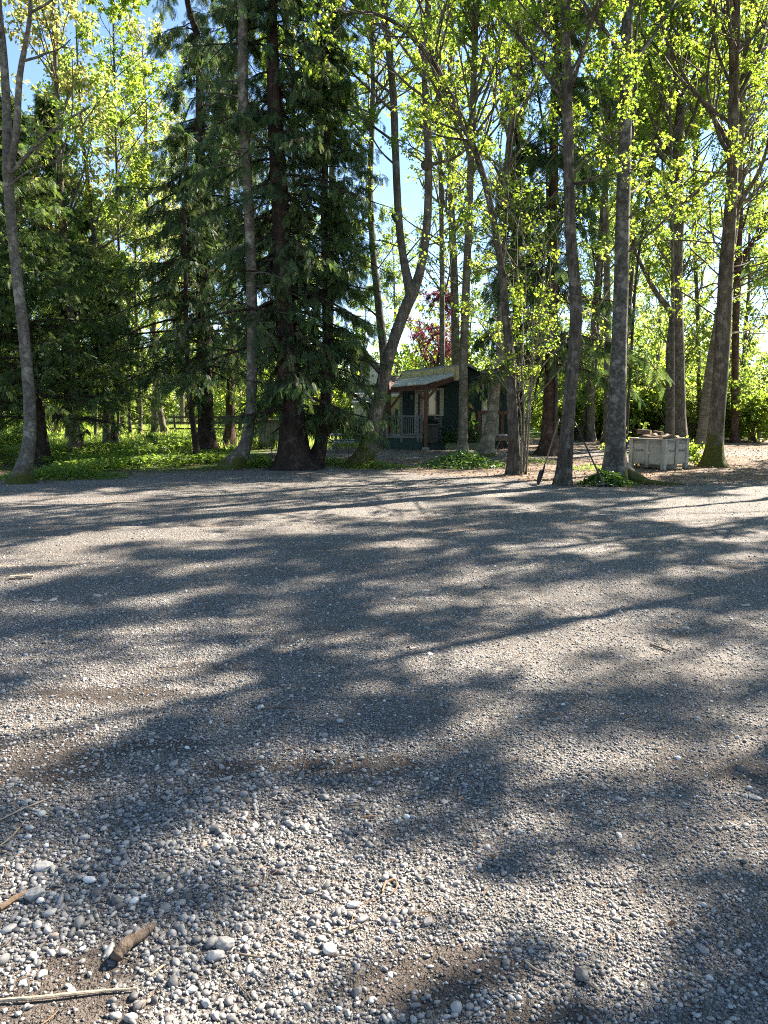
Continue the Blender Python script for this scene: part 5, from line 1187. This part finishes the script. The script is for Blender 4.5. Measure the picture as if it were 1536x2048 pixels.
mound((745, 934), .9, .55, 1100, .18, 'weed_patch', 'low weeds beside the foot of the forked maple', .07, 'herb', g)
mound((655, 929), .9, .6, 1300, .22, 'weed_patch', 'bright weeds between the broad cedar and the forked maple', .08, 'herb', g)
mound((525, 932), .45, .6, 1100, .25, 'weed_patch', 'bright weeds between the curved cedar and the broad cedar', .09, 'herb', g)
mound((1180, 940), .6, .5, 300, .15, 'weed_patch', 'sparse weeds on the brown litter behind the rake', .07, 'herb', g)
mound((120, 955), 1.3, .6, 2400, .26, 'weed_patch', 'pale leafy weeds round the foot of the leaning grey tree', .09, 'herb', g)
mound((1060, 925), .7, .8, 250, .2, 'weed_patch', 'few small weeds by the sapling clump', .07, 'herb', g)
n = 64000; x = g.uniform(-15, -.8, n); y = 16.8 + (37 - 16.8) * g.uniform(0, 1, n) ** 1.2; m = (fbm(x * .45, y * .45, 91, 4) + .16 * (y > 20) > .6 - .07 * (x < -5)) & (lot_w(x, y) < -1.1 - 1.3 * np.clip((x + 8) / 4, 0, 1) - .8 * fbm(x * 1.3, y * 1.3, 44, 3)) & (x < -.03 * y * (1 + 0) - .3)
p_ = 768 + x / y * FPX; m &= ~((p_ > 470) & (y > 20)); P = np.stack([x[m], y[m]], 1)
ground_plants('ground_cover', 'green leafy ground cover and weeds over the bank under the left trees', 'ground cover', P, .13, .26, 'herb', g)
def grass(name, label, P, h, mat, g):
    n = len(P); mb = MB(); T_ = np.array([(-.5, 0, 0), (.5, 0, 0), (.28, .5, .6), (0, 1.2, 1)]); az = g.uniform(0, 6.283, n); X = np.stack([np.cos(az), np.sin(az), az * 0], 1); Y = np.stack([-np.sin(az), np.cos(az), az * 0], 1); Z = np.tile([0, 0, 1.], (n, 1)); S = h * g.uniform(.4, 1.2, n)
    O = np.stack([P[:, 0], P[:, 1], gz(P[:, 0], P[:, 1]) - .01], 1); V = O[:, None] + S[:, None, None] * (T_[None, :, 0:1] * .09 * X[:, None] + T_[None, :, 1:2] * .4 * Y[:, None] + T_[None, :, 2:3] * Z[:, None])
    mb.add(V.reshape(-1, 3), np.arange(n * 4).reshape(n, 4), np.repeat(g.uniform(0, 1, n), 4)); return tag(mb.build(name, M[mat], None), label, 'grass', None, 'stuff')
n = 40000; x = g.uniform(-19, -1, n); y = g.uniform(27, 50, n); k = (fbm(x * .6, y * .6, 33, 3) > .42); grass('grass', 'long sunlit grass in the clearing beyond the cedars', np.stack([x[k], y[k]], 1), .35, 'leaf_far', g)
# brown litter: dead leaves and bark flakes on the forest floor
M['litter'] = mat_leaf('dead_leaf', [(.07, .045, .028), (.18, .115, .07), (.34, .25, .16)], [(.1, .05, .02), (.2, .1, .04), (.3, .2, .08)], .2, .8, .2)
n = 26000; x = g.uniform(-11, 15, n); y = 14 + 15 * g.uniform(0, 1, n) ** 1.4; k = lot_w(x, y) < .25; x, y = x[k], y[k]; n = len(x); mb = MB()
X = norm(np.stack([g.normal(size=n), g.normal(size=n), g.normal(size=n) * .3], 1)); up = norm(np.array([0, 0, 1.]) + g.normal(size=(n, 3)) * .4); Y = norm(np.cross(up, X)); place(mb, LEAF, LEAF_F, np.stack([x, y, gz(x, y) + .012 + g.uniform(0, .02, n)], 1), X, Y, np.cross(X, Y), .06 * g.uniform(.3, 1.2, n), g.uniform(0, 1, n))
tag(mb.build('leaf_litter', M['litter'], None), 'brown dead leaves and bark flakes under the trees', 'leaf litter', None, 'stuff')
n = 500; x, y = scatter(n, 1.6, 14, 1.3, g); mb = MB(); X = norm(np.stack([g.normal(size=n), g.normal(size=n), g.normal(size=n) * .3], 1)); up = norm(np.array([0, 0, 1.]) + g.normal(size=(n, 3)) * .4); Y = norm(np.cross(up, X))
place(mb, LEAF, LEAF_F, np.stack([x, y, lot_z(x, y) + .014], 1), X, Y, np.cross(X, Y), .028 * g.uniform(.4, 1.2, n), g.uniform(0, 1, n)); tag(mb.build('dead_leaves', M['litter'], None), 'small brown leaf bits scattered over the gravel', 'dead leaves', None, 'stuff')
M['needle'] = mat_simple('dry_needle', (.16, .085, .04), .85, .4, 30)
n = 4200; x, y = scatter(n, 1.55, 12, 1.1, g); kk = fbm(x * 1.4, y * 1.4, 55, 3) > .47; x, y = x[kk], y[kk]; n = len(x); az = g.uniform(0, 6.28, n); L = np.exp(g.normal(math.log(.028), .55, n)); d_ = np.stack([np.cos(az), np.sin(az), g.normal(size=n) * .08], 1)
O = np.stack([x, y, lot_z(x, y) + .013], 1); bend = np.stack([-np.sin(az), np.cos(az), az * 0], 1) * g.normal(size=(n, 1)) * .12; P = np.stack([O + (d_ * t + bend * (t - t * t)) * L[:, None] for t in np.linspace(0, 1, 4)], 1); mb = MB(); tubes(mb, P, np.minimum(L * .035, .0022)[:, None] * np.array([[1, .9, .8, .4]]), 4, cap=False)
tag(mb.build('bark_debris', M['needle'], None), 'fine brown twig bits and needles strewn over the gravel', 'debris', None, 'stuff')
# little shrub by the bin
o = shrub(801, .75, 'leaf', .09, 7, 'small_shrub', dense=5); b = gp(1398, 930); o.location = b; tag(o, 'small bright leaved shrub between the bin and the mossy footed trunk', 'shrub')
o = shrub(802, 1.3, 'leaf', .12, 6, 'small_shrub', dense=4); b = gp(1266, 930); o.location = b; tag(o, 'leafy shoots rising between the thickest trunk and the bin', 'shrub')

# ------------------------------------------------------------------ foreground sticks and rocks
def stick(name, label, pts, r, mat='driftwood', group=None, cat='stick', lift=.01, sides=10, seed=0):
    gg = np.random.default_rng(seed); W_ = [gp(x, y) for x, y in pts]; P = np.array([[w_[0], w_[1], lot_z(w_[0], w_[1]) + r[i] * .75 + lift] for i, w_ in enumerate(W_)]); C = catmull(P, 6); C[1:-1] += gg.normal(size=(len(C) - 2, 3)) * r[0] * .07
    RR = np.interp(np.linspace(0, 1, len(C)), np.linspace(0, 1, len(r)), r); lob = 1 + .1 * gg.normal(size=(1, len(C), sides)) * .5 + .14 * np.sin(np.arange(sides) * 2.1)[None, None]; mb = MB(); tubes(mb, C[None], RR[None], sides, lob)
    o = mb.build(name, M[mat], None, len(C) > 0 and sides > 6, C[0]); o.location = C[0]; return tag(o, label, cat, group)
stick('bark_chunk', 'thick weathered grey brown piece of wood lying on the pebbles', [(232, 1926), (250, 1905), (275, 1886), (300, 1866), (312, 1852)], [.017, .019, .016, .011, .004], seed=1, sides=14)
tw = 'thin twigs on the near pebbles'
TW = [([(0, 2006), (70, 2004), (150, 1994), (210, 1983), (275, 1978)], [.004, .005, .0045, .004, .0025], 'long pale twig reaching in from the left edge near the bottom', 'twig'),
      ([(440, 1935), (470, 1965), (495, 1992), (513, 2020)], [.0018, .0022, .002, .001], 'thin straight brown twig pointing to the bottom edge', 'twig'),
      ([(468, 1908), (500, 1917), (530, 1920)], [.003, .0035, .002], 'short dark twig right of the biggest grey rocks', 'twig'),
      ([(300, 1955), (320, 1940), (336, 1928)], [.002, .004, .002], 'short flat splinter below the thick piece of wood', 'twig'),
      ([(0, 1640), (40, 1622), (75, 1606), (108, 1592)], [.003, .003, .0025, .0015], 'long pale twig on the brown soil at the left edge', 'twig'),
      ([(0, 1690), (25, 1670), (50, 1640)], [.003, .003, .002], 'pale twig just below the long one at the left edge', 'twig'),
      ([(0, 1820), (30, 1800), (60, 1782)], [.008, .009, .004], 'reddish bark strip by the blue grey rock', 'twig'),
      ([(1050, 1930), (1075, 1950), (1110, 1960)], [.003, .003, .002], 'light twig left of the dark oval stone', 'twig'),
      ([(1160, 1965), (1180, 1978), (1200, 1990)], [.003, .004, .002], 'brown twig beside the dark oval stone', 'twig'),
      ([(765, 1790), (772, 1772), (790, 1766), (793, 1782), (778, 1796)], [.003, .004, .004, .003, .002], 'curled orange brown strip of bark in the middle', 'twig'),
      ([(220, 1800), (235, 1760), (245, 1735)], [.0015, .002, .001], 'fine upright looking twig above the thick piece of wood', 'twig'),
      ([(720, 1640), (750, 1637)], [.004, .003], 'short orange brown stick in the middle gravel', 'twig'),
      ([(660, 1870), (690, 1862), (705, 1860)], [.003, .002, .002], 'small pale splinter in the middle near gravel', 'twig'),
      ([(520, 1418), (560, 1416), (590, 1419)], [.004, .003, .002], 'dark twig farther back on the gravel', 'twig'),
      ([(20, 1160), (68, 1158)], [.02, .014], 'pale flat strip of wood far left on the lot', 'twig'), ([(1300, 1295), (1340, 1309)], [.008, .006], 'dark bark strip on the shaded right side of the lot', 'twig')]
M['twig_pale'] = mat_simple('pale_twig', (.3, .24, .17), .85, .3, 40, stretch=(1, 1, 1)); M['twig_red'] = mat_simple('orange_bark', (.17, .11, .065), .85, .3, 40)
for i, (p, r, lab, nm) in enumerate(TW): stick(nm, lab, p, r, ('twig_pale', 'twig', 'twig', 'twig_pale', 'twig_pale', 'twig_pale', 'twig_red', 'twig_pale', 'twig', 'twig_red', 'twig_pale', 'twig_red', 'twig_pale', 'twig', 'twig_pale', 'twig')[i], tw, 'twig', .006, 6, 10 + i)
def rock(px, py, s, tone, lab, seed, rough=.3, cat='stone'):
    gg = np.random.default_rng(seed); T_, F_ = ico(4); N = norm(gg.normal(size=(9, 3))); P = T_.copy()
    for nrm in N: c = gg.uniform(.55, .85); ex = np.maximum(P @ nrm - c, 0); P = P - ex[:, None] * nrm * .92
    P *= 1 + rough * .2 * (np.sin(P @ N[0] * 9 + 1) * np.sin(P @ N[1] * 7) + .5 * np.sin(P @ N[2] * 19))[:, None]
    P = P * np.array(s); a = gg.uniform(0, 6.28); R2 = np.array([[math.cos(a), -math.sin(a), 0], [math.sin(a), math.cos(a), 0], [0, 0, 1]]) if cat != 'flat' else np.eye(3); P = P @ R2.T; c = gp(px, py)
    mb = MB(); mb.add(P, F_, np.full(len(P), tone)); o = mb.build('rock' if rough > .15 else 'pebble', M['stone'], None, True); o.location = (c[0], c[1], float(lot_z(c[0], c[1])) + s[2] * .55); return tag(o, lab, 'stone')
rock(448, 1893, (.034, .026, .022), .5, 'largest angular grey rock on the near pebbles', 1); rock(432, 1916, (.026, .02, .017), .68, 'speckled pale rock just below the largest angular rock', 2); rock(70, 1795, (.026, .034, .024), .62, 'upright greenish grey rock near the left edge', 3)
rock(88, 1738, (.034, .026, .02), .74, 'blue grey broad rock above the upright greenish one', 4); rock(1163, 1960, (.026, .02, .015), .12, 'smooth dark oval stone near the bottom', 5, .05); rock(95, 1862, (.02, .014, .01), .8, 'smooth pale oval stone near the left edge', 6, .08)
rock(412, 2008, (.014, .012, .011), .86, 'round pale pebble standing on the dark soil', 7, .05); rock(143, 1986, (.014, .013, .012), .84, 'round pale pebble by the long twig', 8, .05); rock(855, 1850, (.02, .014, .012), .2, 'dark blue pebble in the middle', 9, .05)
for i, (px, py, s) in enumerate(((826, 1296, .03), (860, 1308, .035), (1372, 1257, .04), (105, 1203, .05), (75, 1204, .045), (195, 1196, .05), (1508, 1598, .03), (850, 1180, .045), (1240, 1600, .03), (1490, 1212, .04))):
    rock(px, py, (s, s * .6, s * .25), .89, 'flat white stone chip lying out on the open gravel', 30 + i, .3)['group'] = 'white stone chips on the lot'
for o in scene.objects:
    if o.get('group') == 'white stone chips on the lot': o['category'] = 'stone chip'
print('objects', len(scene.objects), 'unlabelled', [o.name for o in scene.objects if o.parent is None and o.type in ('MESH', 'EMPTY') and 'label' not in o and 'kind' not in o])
